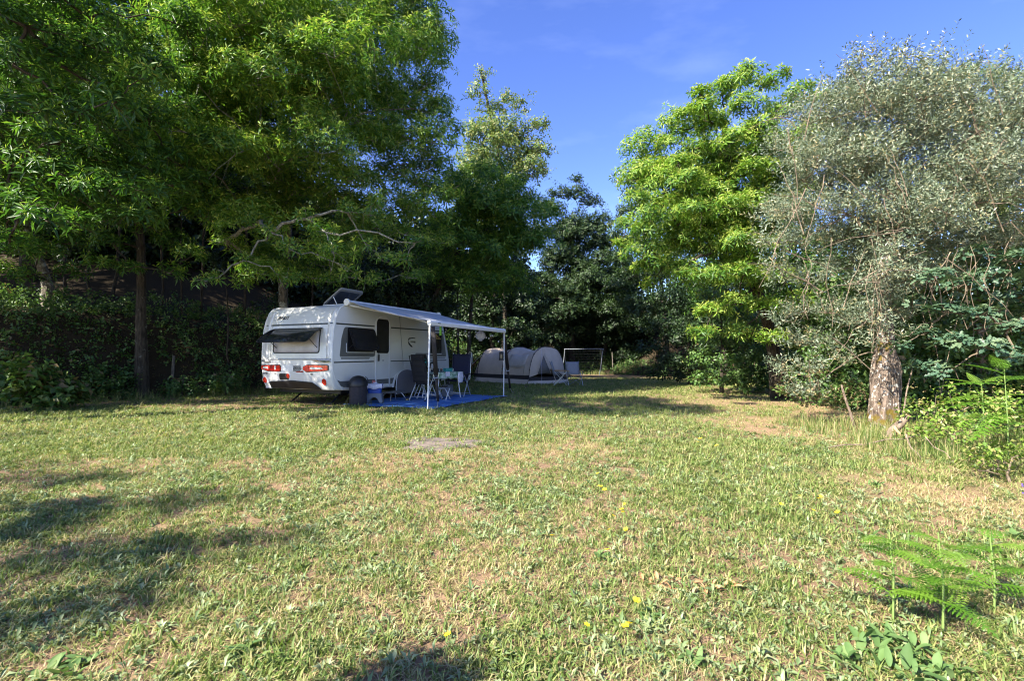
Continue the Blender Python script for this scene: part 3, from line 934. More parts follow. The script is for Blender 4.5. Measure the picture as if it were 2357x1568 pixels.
for k, (c, r_, n, lab, tn) in enumerate((
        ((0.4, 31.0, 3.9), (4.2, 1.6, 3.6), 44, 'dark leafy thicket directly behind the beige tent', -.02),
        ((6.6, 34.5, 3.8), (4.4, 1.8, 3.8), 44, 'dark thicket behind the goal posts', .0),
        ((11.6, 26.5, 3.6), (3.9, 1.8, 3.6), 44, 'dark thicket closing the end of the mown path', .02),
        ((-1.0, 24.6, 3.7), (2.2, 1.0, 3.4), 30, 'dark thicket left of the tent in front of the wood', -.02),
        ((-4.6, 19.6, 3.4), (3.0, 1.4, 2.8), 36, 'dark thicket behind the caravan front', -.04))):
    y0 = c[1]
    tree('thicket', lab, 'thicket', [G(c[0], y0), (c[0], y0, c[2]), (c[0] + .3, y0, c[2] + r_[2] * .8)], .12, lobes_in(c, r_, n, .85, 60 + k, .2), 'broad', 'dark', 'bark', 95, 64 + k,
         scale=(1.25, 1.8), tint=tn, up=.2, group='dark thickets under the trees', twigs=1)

# the wood beyond: one continuous mass of leaves and its floor of stems
def mass(name, n, boxf, kind, leaf, scale, tint, seed):
    r = np.random.default_rng(seed)
    P = boxf(r, n)
    Nv = r.normal(size=(len(P), 3)) * .7 + np.array([0, -.5, .4])
    V, T, c = spread(kind, P, Nv, r.uniform(*scale, len(P)), r.normal(tint, .12, len(P)))
    return tag(np_mesh(name, V, T, M[leaf], None, c), kind='stuff')
def far_box(r, n):
    x = r.uniform(-34, 1, n); y = np.interp(x, [-34, -16, -2.5, 1], [15, 18.2, 26, 31]) + r.uniform(0, 3.5, n) + 1.5 * vnoise(x * .5, x * 0)
    top = np.interp(x, [-34, -16, -9, -5, -2.5, 1], [12, 10.5, 9.6, 9.5, 9, 8]) + 2.4 * (vnoise(x * .45, x * 0 + 3) - .5)
    z = gz(x, y) + .1 + r.random(n) ** 1.1 * (top - gz(x, y))
    return np.stack([x, y, z], -1)
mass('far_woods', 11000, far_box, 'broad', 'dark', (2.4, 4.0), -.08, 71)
def far_box2(r, n):
    x = r.uniform(1, 34, n); y = np.interp(x, [1, 8, 14, 20, 34], [36, 37, 30, 19, 8]) + r.uniform(0, 3, n)
    z = gz(x, y) + .1 + r.random(n) * np.interp(x, [1, 6, 8, 12, 34], [6, 4.6, 5.0, 7, 8.5])
    return np.stack([x, y, z], -1)
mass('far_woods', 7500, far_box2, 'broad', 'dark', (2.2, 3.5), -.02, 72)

# undergrowth of brambles, ferns and seedlings over the bank
def bank_box(r, n):
    x = np.concatenate([r.uniform(-19, -2, int(n * .66)), r.uniform(-2, 13, n - int(n * .66))])
    d = r.random(len(x)) ** 1.2 * 5.2 - .25
    y = bank_y(x) + d + .5 * (vnoise(x * 1.3, x * 0 + 9) - .5)
    keep = fbm(x * .9, y * .9) > .36
    x, y = x[keep], y[keep]
    z = gz(x, y) + r.random(len(x)) ** 1.6 * (.15 + .75 * fbm(x * .8 + 30, y * .8))
    return np.stack([x, y, z], -1)
mass('undergrowth', 9600, bank_box, 'broad', 'under', (.7, 1.35), -.05, 73)
def litter_box(r, n):
    x = r.uniform(-15, -3, n); y = bank_y(x) + r.uniform(-.8, 3.6, n)
    return np.stack([x, y, gz(x, y) + .015], -1)
lm = mass('leaf_litter', 900, litter_box, 'broad', 'under', (.5, .8), .45, 74)

# slender stems in the shade of the wood
r = random.Random(12)
for k, (px, py, Y, h, rad) in enumerate(((205, 700, 17, 4.2, .05), (262, 690, 17.5, 5, .06), (372, 690, 17, 5, .05), (420, 700, 16.4, 4, .035), (462, 694, 16.8, 5, .05),
                                         (530, 712, 15.6, 3.4, .03), (560, 690, 17.4, 5, .05), (638, 706, 16.6, 2.3, .045), (1075, 700, 20, 6, .10), (715, 690, 17.6, 4, .045), (1060, 720, 21, 5, .06), (150, 690, 17, 5, .05))):
    p = at(px, py, Y)
    x, y = p.x, p.y
    rt = empty('sapling', G(x, y), 0, 'bare slender stem standing in the dark wood above the bank', 'tree', 'slender stems in the wood')
    lean = r.uniform(-.4, .4)
    pts = [Vector((lean * i / 5 + r.uniform(-.05, .05), r.uniform(-.05, .05), h * i / 5 - .1)) for i in range(6)]
    MB().tube(pts, [rad * (1 - .1 * i) for i in range(6)], 6).build('trunk', M['bark'], rt)
    lb = [np.array([pts[-1].x + r.uniform(-.4, .4), r.uniform(-.3, .3), h + r.uniform(-.6, .3), .45]) for _ in range(3)]
    P, Nv = lobe_sprays(lb, 60, 300 + k)
    V, T, c = spread('broad', P, Nv, rng.uniform(.9, 1.4, len(P)), rng.normal(0, .1, len(P)))
    np_mesh('crown', V, T, M['dark'], rt, c)['kind'] = 'stuff'
p = at(400, 735, 14.6)
rt = empty('fence_post', G(p.x, p.y), 0, 'short weathered wooden post on top of the bank', 'post')
MB().tube([(0, 0, -.2), (.01, 0, .3), (.02, .01, .62)], [.045, .042, .04], 7).build('shaft', M['post'], rt, bevel=.004)

# leafy bushes that stand out in the undergrowth
BUSH = 'bushes along the foot of the bank'
for k, (px, py, Y, rr, kind, sc, lab) in enumerate((
        (60, 880, 10.3, .75, 'broad', (1.6, 2.3), 'bush with big pale green leaves at the bank foot, leftmost bush'),
        (130, 900, 10.9, .5, 'broad', (1.4, 2.0), 'low spreading bush beside the big leaved one at the bank foot'),
        (255, 800, 13.2, .55, 'broad', (1.0, 1.5), 'small bush with a few lit leaves half way up the bank'),
        (420, 860, 13.8, .6, 'broad', (.9, 1.4), 'round dark bush at the bank foot left of the caravan'),
        (520, 850, 14.4, .55, 'broad', (.9, 1.3), 'bush at the bank foot nearest the caravan rear'))):
    p = at(px, py, Y); x, y = p.x, p.y
    g = gzf(x, y)
    lb = [np.array([x + random.uniform(-1, 1) * rr * .6, y + random.uniform(-.3, .3), g + random.uniform(.2, .9) * rr, rr * .55]) for _ in range(6)]
    tree('bush', lab, 'bush', [(x, y, g), (x, y, g + .3), (x + .05, y, g + .6)], .025, lb, kind, 'under', 'bark', 120, 80 + k, scale=sc, tint=.18 if k < 2 else .05, group=BUSH, twigs=1, limb_r=.012, up=.7)

# ------------------------------------------------------------------ the trees on the right
r1 = img_lobes([(1720, 175, 42), (1780, 185, 40), (1660, 215, 42), (1610, 215, 32), (1840, 215, 40), (1890, 225, 30), (1720, 245, 50), (1800, 260, 50), (1580, 265, 34), (1640, 285, 46),
                (1540, 330, 34), (1600, 345, 44), (1690, 325, 50), (1770, 330, 50), (1850, 310, 44), (1530, 385, 30), (1580, 420, 46), (1660, 400, 46), (1740, 390, 50), (1820, 400, 50),
                (1470, 460, 34), (1520, 470, 42), (1450, 510, 28), (1600, 490, 50), (1680, 480, 50), (1760, 480, 50), (1830, 490, 46), (1480, 535, 36), (1540, 550, 44), (1620, 570, 50),
                (1700, 560, 50), (1780, 570, 46), (1455, 585, 26), (1500, 610, 34), (1560, 620, 40), (1640, 640, 44), (1500, 655, 24), (1720, 630, 46), (1800, 640, 40),
                (1430, 560, 24), (1440, 520, 26), (1490, 570, 40), (1530, 610, 40), (1475, 620, 26), (1590, 640, 40), (1500, 500, 40), (1560, 520, 45), (1620, 520, 50), (1700, 520, 50), (1640, 440, 50), (1560, 380, 40), (1850, 360, 45), (1860, 440, 45), (1880, 290, 40), (1620, 250, 36), (1690, 190, 36), (1740, 300, 50), (1640, 720, 44), (1700, 700, 44), (1760, 710, 40), (1620, 770, 36), (1700, 770, 40), (1780, 780, 36), (1840, 700, 40)], 11.4, .7, 12) + \
     lobes_in((5.2, 12.6, 5.4), (2.5, 1.2, 2.6), 36, .75, 90, .1)
tree('chestnut_tree', 'bright chestnut covered in yellow green catkins standing behind the olive tree', 'tree',
     [G(7.4, 13.4), (7.0, 13.2, 2), (6.0, 12.6, 4.5), (5.4, 12.2, 7.4)], .2, r1, 'chestfar', 'chestnut', 'bark', 270, 91, scale=(.62, .88), parts=290, part_kind='chestnut', group='chestnut trees of the right wood', tint=.16, branch_bark='bark', limb_r=.035)
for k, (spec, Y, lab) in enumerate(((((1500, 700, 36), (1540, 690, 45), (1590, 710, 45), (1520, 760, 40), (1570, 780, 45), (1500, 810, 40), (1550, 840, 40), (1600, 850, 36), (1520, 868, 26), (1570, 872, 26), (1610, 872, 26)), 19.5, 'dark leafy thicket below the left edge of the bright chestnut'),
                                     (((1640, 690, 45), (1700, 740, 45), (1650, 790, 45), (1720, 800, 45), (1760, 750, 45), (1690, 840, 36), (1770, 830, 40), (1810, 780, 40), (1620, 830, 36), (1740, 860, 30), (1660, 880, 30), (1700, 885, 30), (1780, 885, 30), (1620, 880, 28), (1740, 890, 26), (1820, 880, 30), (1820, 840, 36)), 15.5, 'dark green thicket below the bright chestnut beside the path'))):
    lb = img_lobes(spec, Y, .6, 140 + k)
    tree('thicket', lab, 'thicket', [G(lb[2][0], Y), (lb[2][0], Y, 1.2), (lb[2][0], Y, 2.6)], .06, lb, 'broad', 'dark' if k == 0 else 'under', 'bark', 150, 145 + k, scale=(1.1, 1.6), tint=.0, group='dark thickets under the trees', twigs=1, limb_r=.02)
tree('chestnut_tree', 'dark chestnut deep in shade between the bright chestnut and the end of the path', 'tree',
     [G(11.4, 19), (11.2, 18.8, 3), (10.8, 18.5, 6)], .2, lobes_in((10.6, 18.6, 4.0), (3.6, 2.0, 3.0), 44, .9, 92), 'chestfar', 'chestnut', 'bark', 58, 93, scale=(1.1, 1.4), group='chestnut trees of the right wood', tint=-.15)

ol = lobes_in((7.3, 8.5, 4.5), (2.7, 1.5, 2.1), 70, .55, 95, .4) + \
     img_lobes([(1975, 130, 20), (1970, 175, 30), (1960, 230, 40), (2080, 125, 16), (2090, 170, 26), (2150, 165, 26), (2120, 215, 40), (2040, 230, 45), (1900, 280, 34), (1890, 350, 40),
                (1850, 420, 36), (1800, 490, 40), (1790, 560, 36), (1840, 560, 45), (1810, 640, 40), (1860, 650, 40), (1880, 480, 45), (1950, 340, 60), (2010, 420, 60), (1930, 560, 60), (2010, 650, 50), (2090, 330, 60), (2170, 290, 50),
                (1800, 740, 28), (1830, 790, 36), (1800, 850, 30), (1860, 850, 36), (1900, 790, 40), (1960, 740, 44), (1830, 900, 26), (1900, 720, 44), (1950, 830, 30), (2060, 720, 40), (2120, 620, 45), (2040, 740, 34), (2000, 720, 40), (2030, 680, 40), (2075, 660, 40), (2020, 580, 50), (2090, 560, 50), (2170, 500, 50), (2240, 440, 50), (2310, 380, 50), (2300, 260, 40), (2230, 230, 36), (2330, 560, 45), (2150, 400, 50), (2085, 450, 50), (2030, 760, 30, 7.6), (2000, 735, 36, 7.6), (2040, 690, 40, 7.6), (2070, 720, 34, 7.7), (2040, 630, 45, 7.6), (2010, 660, 40, 7.7), (2060, 580, 45, 7.6), (2090, 640, 40, 7.7), (2010, 790, 24, 7.6), (2075, 775, 22, 7.7), (1780, 620, 26), (1760, 560, 22), (1840, 720, 36), (1870, 900, 28)], 8.3, .45, 13)
ot = on_ground(2037, 985)
OT = [Vector((ot.x, ot.y, ot.z)), Vector((ot.x + .02, ot.y, ot.z + .55)), Vector((ot.x + .05, ot.y, ot.z + 1.1)), Vector((ot.x + .0, ot.y + .05, ot.z + 1.7)), Vector((ot.x + .15, ot.y + .1, ot.z + 3.0))]
olive = tree('olive_tree', 'old grey green olive tree with a thick lichen covered trunk and many bare twigs', 'tree',
             OT, .20, ol, 'olive', 'olive', 'olive_bark', 430, 96, scale=(.85, 1.3), tint=-.01, twigs=3, limb_r=.016, branch_bark='twig', up=.5, squash=.9)
tr = [o for o in olive.children if o.name.startswith('trunk')][0]
bpy.data.objects.remove(tr)
mb = MB()
nr, ns = 60, 36
prof = [(0.0, .31), (.08, .265), (.2, .23), (.5, .205), (.8, .205), (1.0, .20), (1.15, .18), (1.35, .145), (1.7, .12), (2.2, .10), (3.0, .06)]
vs, fs = [], []
for j in range(nr + 1):
    h = 3.0 * (j / nr) ** 1.25
    rad = np.interp(h, [q[0] for q in prof], [q[1] for q in prof])
    cx = .02 * math.sin(h * 2.1) + .02 * h; 
    for i in range(ns):
        a = 2 * math.pi * i / ns
        k = 1 + .10 * math.sin(3 * a + h * 1.6) + .07 * math.sin(7 * a - h * 3) + .05 * math.sin(11 * a + 5 * h) + .16 * (float(fbm(a * 3.2 + 4, h * 5.5, 3)) - .5) + .9 * max(0, .14 - h) * max(0, math.sin(5 * a + 1))
        groove = .22 * math.exp(-((a - 4.55 - .15 * math.sin(h * 3)) / .22) ** 2) * (1 if h < 1.25 else .3)
        vs.append((cx + rad * (k - groove) * math.cos(a), .9 * rad * (k - groove) * math.sin(a), h - .08))
for j in range(nr):
    for i in range(ns):
        fs.append((j * ns + i, j * ns + (i + 1) % ns, (j + 1) * ns + (i + 1) % ns, (j + 1) * ns + i))
mb.add(vs, fs).build('trunk', M['olive_bark'], olive, smooth=60)
mb = MB()                                     # bare arching shoots in front of the crown
r = random.Random(8)
for k in range(60):
    px, py = r.uniform(1800, 2330), r.uniform(260, 800)
    a = at(px, py, r.uniform(6.9, 7.9)) - OT[0]
    ln = r.uniform(.5, 1.6); th = r.uniform(0, 6.28)
    d = Vector((math.cos(th) * .8, r.uniform(-.15, .15), abs(math.sin(th)) * r.choice((1, 1, -1)))) * ln
    pts = [a + d * (i / 5) + Vector((0, 0, -.22 * ln * (i / 5) ** 2)) + Vector((r.uniform(-.03, .03), 0, r.uniform(-.03, .03))) for i in range(6)]
    mb.tube(pts, [.0085 * (1 - .13 * i) for i in range(6)], 4, cap=False)
for k in range(26):                            # hanging dead vines
    px = r.uniform(1820, 2330); a = at(px, r.uniform(540, 640), r.uniform(6.9, 7.6)) - OT[0]
    ln = r.uniform(.5, 1.4)
    pts = [a + Vector((.05 * math.sin(i * 1.3 + k), 0, -ln * i / 6)) for i in range(7)]
    mb.tube(pts, .005, 4, cap=False)
mb.build('bare_shoots', M['twig'], olive)['kind'] = 'stuff'

tree('oak_tree', 'young oak with blue green lobed leaves right of the olive trunk', 'tree',
     [G(9.0, 7.6), (8.8, 7.5, 1.4), (8.4, 7.3, 3.2)], .07,
     img_lobes([(2150, 640, 40), (2210, 660, 45), (2280, 640, 45), (2340, 690, 45), (2180, 720, 45), (2250, 730, 45), (2320, 760, 45), (2130, 770, 36), (2200, 790, 40), (2130, 850, 34), (2180, 860, 30), (2100, 700, 34),
                (2270, 800, 40), (2350, 600, 40), (2240, 590, 40), (2080, 800, 24), (2330, 830, 40), (2400, 720, 50), (2400, 640, 50)], 7.2, .35, 14), 'oak', 'blueoak', 'twig', 240, 97, scale=(.8, 1.15), up=.8, squash=.55, twigs=2, limb_r=.02)
tree('acacia_tree', 'feathery green acacia behind the olive crown', 'tree',
     [G(10.6, 11), (10.4, 10.8, 3), (10.0, 10.4, 6)], .12,
     img_lobes([(2180, 200, 40), (2240, 180, 34), (2290, 190, 36), (2340, 210, 40), (2220, 270, 50), (2310, 290, 50), (2260, 360, 60), (2350, 380, 60), (2330, 470, 60), (2250, 470, 60), (2180, 420, 50), (2400, 260, 60), (2350, 550, 60), (2270, 560, 50)], 10.2, .5, 15), 'acacia', 'oak', 'twig', 170, 98, scale=(1.1, 1.6), tint=.1)
# shade mass behind the right hand bushes
def rbox(r, n):
    x = r.uniform(6.9, 17, n); y = np.interp(x, [6.9, 9, 12, 17], [10.2, 10.2, 10.4, 9]) + r.uniform(-.4, 2.4, n)
    z = gz(x, y) + .02 + r.random(n) * np.interp(x, [6.9, 9, 17], [2.6, 3.6, 5])
    return np.stack([x, y, z], -1)
mass('undergrowth', 5200, rbox, 'broad', 'under', (1.1, 1.7), -.05, 99)

def bush_at(lab, px, py, Y, pts, kind, leaf, dens, sc, seed, tint, up=.7, name='bush', grp=None):
    p = at(px, py, Y); g = gzf(p.x, p.y)
    lb = [np.array([p.x + a, p.y + b_, g + c, d]) for a, b_, c, d in pts]
    return tree(name, lab, 'bush', [(p.x, p.y, g), (p.x, p.y, g + .1), (p.x + .05, p.y, g + .25)], .015, lb, kind, leaf, 'twig', dens, seed, scale=sc, tint=tint, twigs=2, limb_r=.009, up=up, group=grp)
bush_at('tangle of dark green brambles at the left foot of the olive trunk', 1950, 960, 8.5, [(-.5, .2, .35, .32), (-.2, .1, .3, .3), (.15, .2, .32, .3), (-.8, .3, .45, .35), (.3, .3, .5, .3), (-.4, .5, .75, .4)], 'broad', 'under', 190, (.55, .9), 101, .2)
bush_at('sunlit lime green bramble mound right of the split log', 2190, 1010, 6.3, [(-.35, 0, .15, .26), (0, 0, .22, .3), (.4, .1, .26, .34), (.85, 0, .3, .36), (1.3, .1, .3, .4), (.2, .5, .35, .36), (.7, .6, .45, .4), (1.3, .7, .5, .45)], 'broad', 'bramble', 230, (.5, .85), 102, .05)
bush_at('straggling bramble and grass clump in the corner nearest the camera on the right edge', 2320, 1090, 5.0, [(-.3, 0, .12, .22), (0, .1, .2, .26), (.3, 0, .25, .3), (.6, .2, .3, .3)], 'broad', 'bramble', 240, (.45, .75), 103, .1)
# ------------------------------------------------------------------ grass: tufts scattered over the meadow (geometry nodes)
def blade(r, base, lean, L_, W_, az):
    d = np.array([math.cos(az), math.sin(az), 0]); s = np.array([-math.sin(az), math.cos(az), 0])
    b = np.array(base, float)
    m = b + d * L_ * .45 * math.sin(lean * .6) + np.array([0, 0, L_ * .5 * math.cos(lean * .6)])
    t_ = b + d * L_ * math.sin(lean) + np.array([0, 0, max(.004, L_ * math.cos(lean))])
    return [b - s * W_ / 2, b + s * W_ / 2, m + s * W_ * .45, m - s * W_ * .45, t_], [(0, 1, 2), (0, 2, 3), (3, 2, 4)]
def t_tuft(sd, n, L0, L1, W_, lean0, lean1, spreadr, c0, c1):
    r = random.Random(sd); t = TPL()
    for i in range(n):
        a = r.uniform(0, 6.28); q = spreadr * math.sqrt(r.random())
        V, T = blade(r, (q * math.cos(a), q * math.sin(a), -.004), r.uniform(lean0, lean1), r.uniform(L0, L1), W_ * r.uniform(.7, 1.3), r.uniform(0, 6.28))
        t.add(V, T, r.uniform(c0, c1))
    return t.done()
def t_rosette(sd, n, L0, L1, wr, el0, el1):
    r = random.Random(sd); t = TPL()
    for i in range(n):
        az = i * 2.4 + r.uniform(-.4, .4); el = r.uniform(el0, el1)
        d = np.array([math.cos(az) * math.cos(el), math.sin(az) * math.cos(el), math.sin(el)]); l = r.uniform(L0, L1)
        V, T = leaf4(np.array([0, 0, .004]) + d * .008, d, (0, 0, 1), l, l * wr * r.uniform(.8, 1.2), r.uniform(.1, .4))
        t.add(V, T, r.uniform(.1, .75))
    return t.done()

def scatter(name, tpls, m, x, y, sc, gt, tilt=.15, lift=0.0):
    """One object: points on the meadow, each carrying a tuft."""
    n = len(x)
    me = bpy.data.meshes.new(name)
    me.vertices.add(n)
    me.vertices.foreach_set('co', np.stack([x, y, gz(x, y) + lift], -1).astype(np.float32).ravel())
    def attr(nm, ty, key, v):
        a = me.attributes.new(nm, ty, 'POINT'); a.data.foreach_set(key, np.ascontiguousarray(v, np.float32).ravel())
    attr('rot', 'FLOAT_VECTOR', 'vector', np.stack([rng.normal(0, tilt, n), rng.normal(0, tilt, n), rng.uniform(0, 6.28, n)], -1))
    attr('scl', 'FLOAT', 'value', sc)
    attr('gtint', 'FLOAT', 'value', gt)
    a = me.attributes.new('pick', 'INT', 'POINT'); a.data.foreach_set('value', rng.integers(0, len(tpls), n).astype(np.int32))
    o = bpy.data.objects.new(name, me)
    me.materials.append(m)
    link(o)
    ng = bpy.data.node_groups.new(name, 'GeometryNodeTree')
    ng.interface.new_socket('Geometry', in_out='INPUT', socket_type='NodeSocketGeometry')
    ng.interface.new_socket('Geometry', in_out='OUTPUT', socket_type='NodeSocketGeometry')
    N, L = ng.nodes, ng.links
    gi, go = N.new('NodeGroupInput'), N.new('NodeGroupOutput')
    iop = N.new('GeometryNodeInstanceOnPoints')
    m2p = N.new('GeometryNodeMeshToPoints')
    L.new(gi.outputs[0], m2p.inputs['Mesh'])
    L.new(m2p.outputs[0], iop.inputs['Points'])
    join = N.new('GeometryNodeJoinGeometry')
    for k, (V, T, c) in reversed(list(enumerate(tpls))):
        src = np_mesh('tuft', V, T, m, tint=c)
        COL.objects.unlink(src)
        oi = N.new('GeometryNodeObjectInfo')
        oi.inputs['Object'].default_value = src
        g2i = N.new('GeometryNodeGeometryToInstance')
        L.new(oi.outputs['Geometry'], g2i.inputs[0])
        L.new(g2i.outputs[0], join.inputs[0])
    L.new(join.outputs[0], iop.inputs['Instance'])
    iop.inputs['Pick Instance'].default_value = True
    def named(nm, ty):
        q = N.new('GeometryNodeInputNamedAttribute'); q.data_type = ty; q.inputs['Name'].default_value = nm
        return [s for s in q.outputs if s.enabled][0]
    L.new(named('pick', 'INT'), iop.inputs['Instance Index'])
    e2r = N.new('FunctionNodeEulerToRotation')
    L.new(named('rot', 'FLOAT_VECTOR'), e2r.inputs[0])
    L.new(e2r.outputs[0], iop.inputs['Rotation'])
    L.new(named('scl', 'FLOAT'), iop.inputs['Scale'])
    L.new(iop.outputs[0], go.inputs[0])
    md = o.modifiers.new('scatter', 'NODES'); md.node_group = ng
    return tag(o, kind='stuff')

def field(n, y0, y1, power, seed):
    """Random places in the wedge the camera sees (with a margin), thinning with distance."""
    r = np.random.default_rng(seed)
    u = r.random(n * 2)
    k = 2 - power
    y = (y0 ** k + u * (y1 ** k - y0 ** k)) ** (1 / k)
    x = r.uniform(-1, 1, n * 2) * (1.12 * y + 1.2)
    keep = (y < bank_y(x) + .4)
    # nothing grows through the ground sheet, under the caravan, inside the tent or on the ash
    du = (x + 4.155) * .4067 + (y - 11.2) * .9135; dv = -.9135 * (x + 4.155) + .4067 * (y - 11.2)
    keep &= ~((du > .72) & (du < 4.32) & (dv < .2) & (dv > -2.42))
    keep &= ~((du > .3) & (du < 5.2) & (dv > -.1) & (dv < 2.3) & (r.random(n * 2) < .8))
    keep &= ~((np.hypot((x - FIRE.x) / .56, (y - FIRE.y) / .42) < .75 + .4 * r.random(n * 2)) & (r.random(n * 2) < .9))
    tu = (x - .71) * .667 - (y - 20.2) * .745; tv = (x - .71) * .745 + (y - 20.2) * .667
    keep &= ~((tu < .1) & (tu > -4.4) & (tv > 0) & (tv < 2.2))
    return x[keep][:n], y[keep][:n]

TUFT_DRY = [t_tuft(i, 10, .025, .08, .0055, .6, 1.52, .06, .40, .95) for i in range(4)]
TUFT_GREEN = [t_tuft(10 + i, 9, .028, .085, .0080, .35, 1.4, .04, .0, .55) for i in range(4)]
x, y = field(26000, 1.5, 7, 1.05, 201); x2, y2 = field(20000, 6, 24, 1.2, 202); x = np.concatenate([x, x2]); y = np.concatenate([y, y2])
dry, lush, herb = zones(x, y)
r = np.random.default_rng(5)
k = r.random(len(x)) < np.clip(.42 - .3 * lush + .55 * dry, .12, 1) * (.35 + .8 * sstep(.3, .55, fbm(x * 2.9 + 15, y * 2.9 + 33)))
far = np.clip(y / 6.5, 1, 2.6)
scatter('dry_grass', TUFT_DRY, M['grass'], x[k], y[k], r.uniform(.6, 1.15, k.sum()) * far[k] ** .3, np.clip(.02 + .25 * (dry[k] - .4) - .22 * lush[k] + r.normal(0, .06, k.sum()), -.5, .3))
x, y = field(34000, 1.5, 7, 1.05, 203); x2, y2 = field(40000, 6, 26, 1.1, 204); x = np.concatenate([x, x2]); y = np.concatenate([y, y2])
dry, lush, herb = zones(x, y)
far = np.clip(y / 6.5, 1, 2.6)
pr = np.clip(.62 + .8 * lush - .85 * dry, .05, 1) * (.35 + .9 * sstep(.35, .6, fbm(x * 2.3 + 5, y * 2.3 + 60)))
k = r.random(len(x)) < pr
scatter('green_grass', TUFT_GREEN, M['grass'], x[k], y[k], r.uniform(.55, 1.2, k.sum()) * far[k] ** .3 * (1 + .35 * np.clip(lush[k], 0, 1)), np.clip(.10 + .10 * dry[k] + .12 * np.clip(lush[k], 0, 1) + r.normal(0, .07, k.sum()), -.3, .5))
x, y = field(36000, 1.5, 11, 1.1, 205)
dry, lush, herb = zones(x, y)
k = r.random(len(x)) < np.clip(.38 + herb - .5 * dry, .05, 1)
HERB = [t_rosette(i, 9, .03, .085, .22, .05, .95) for i in range(4)] + [t_rosette(10 + i, 9, .02, .045, .45, .1, 1.0) for i in range(2)]
scatter('meadow_weeds', HERB, M['herb'], x[k], y[k], r.uniform(.5, 1.15, k.sum()), r.normal(.12, .1, k.sum()))
# taller stems with seed heads, and grass against the bushes on the right and the bank
TALL = [t_tuft(30 + i, 9, .14, .34, .006, .05, .6, .05, .0, .8) for i in range(3)]
xa, ya = field(2200, 1.7, 14, 1.0, 206)
xb = r.uniform(4.6, 9.5, 1500); yb_ = np.interp(xb, [4.6, 6.2, 9.5], [6.6, 6.0, 4.4]) + r.uniform(-.9, 2.2, 1500)
xc = r.uniform(-16, 6, 1500); yc = bank_y(xc) + r.uniform(-.9, .5, 1500)
k = r.random(len(xa)) < np.clip(.15 + .5 * zones(xa, ya)[1], 0, 1)
x = np.concatenate([xa[k], xb, xc]); y = np.concatenate([ya[k], yb_, yc])
sc = np.concatenate([r.uniform(.35, .65, k.sum()), r.uniform(.5, 1.0, 1500), r.uniform(.5, 1.1, 1500)])
scatter('tall_grass', TALL, M['grass'], x, y, sc, r.normal(.05, .1, len(x)))
# straw and litter lying flat
LIT = [t_tuft(40 + i, 8, .03, .10, .004, 1.35, 1.56, .06, .65, 1.0) for i in range(3)]
x, y = field(6000, 1.5, 9, 1.05, 207)
scatter('straw', LIT, M['grass'], x, y, r.uniform(.6, 1.3, len(x)), r.normal(-.02, .08, len(x)), tilt=.05, lift=.006)

# ------------------------------------------------------------------ single plants
def frond(mb, base, d0, L_, droop, wid, npin=13):
    """A fern frond: a bending rib with narrowing toothed leaflets on both sides."""
    d = Vector(d0).normalized()
    side = d.cross(Vector((0, 0, 1))).normalized()
    pts = []
    for i in range(npin + 1):
        t_ = i / npin
        pts.append(Vector(base) + d * L_ * t_ + Vector((0, 0, -droop * L_ * t_ * t_)))
    mb.tube(pts, [.0035 * (1 - .75 * i / npin) for i in range(npin + 1)], 3, cap=False)
    for i in range(2, npin):
        t_ = i / npin
        l = wid * math.sin(math.pi * min(1, .22 + .78 * t_) ** .9) * (1 - .25 * t_)
        ax = (pts[i + 1] - pts[i]).normalized()
        for sg in (-1, 1):
            q = (side * sg + ax * .42).normalized()
            dn = Vector((0, 0, -.16 * l))
            for a, w in ((0, 1.0), (.34, .8), (.66, .55)):      # three lobes make the toothed edge
                p0 = pts[i] + q * l * a
                hw = L_ / npin * .44 * w
                e = p0 + q * l * .42 + dn * a
                mb.add([p0 - ax * hw, p0 + q * l * .2 + ax * hw * 1.1, e, p0 + q * l * .24 - ax * hw * .9], [(0, 1, 2, 3)])
def fern(label, base, stems_h, fr, group, mname='fern', seed=1):
    r = random.Random(seed)
    root = empty('bracken_fern', base, 0, label, 'fern', group)
    MB().tube([(0, 0, -.03), (.01, 0, stems_h * .5), (.0, .01, stems_h)], [.006, .005, .0035], 6).build('stem', M['stem'], root)
    for (hz, az, el, L_, dr, w) in fr:
        mb = MB()
        az = R(az); el = R(el)
        frond(mb, (0, 0, hz), (math.cos(az) * math.cos(el), math.sin(az) * math.cos(el), math.sin(el)), L_, dr, w)
        o = mb.build('frond', M[mname], root, smooth=0)
        at_ = o.data.attributes.new('tint', 'FLOAT', 'POINT')
        at_.data.foreach_set('value', np.clip(np.full(len(o.data.vertices), r.uniform(.15, .75)), 0, 1).astype(np.float32))
    return root
FG = 'bracken ferns in the near right corner'
def fset(seed, h, n=9, L0=.20, L1=.34):
    r = random.Random(seed)
    return [(h * (.28 + .72 * i / (n - 1)), i * 137 + r.uniform(-30, 30), r.uniform(0, 38), r.uniform(L0, L1) * (1.1 - .35 * i / n), r.uniform(.15, .5), r.uniform(.06, .09)) for i in range(n)]
p = on_ground(2055, 1432); fern('bracken fern with a bare yellowish stem, leftmost of three in the near corner', p, .46, fset(1, .42, 13, .17, .27), FG, seed=1)
p = on_ground(2170, 1462); fern('bushiest bracken fern just behind the broad leaved plant', p, .50, fset(2, .46, 18, .19, .30), FG, seed=2)
p = on_ground(2288, 1412); fern('bracken fern leaning out to the right edge of the meadow corner', p, .40, fset(3, .38, 12, .18, .28), FG, seed=3)
p = at(2318, 990, 5.2)
b0 = (p.x, p.y, gzf(p.x, p.y))
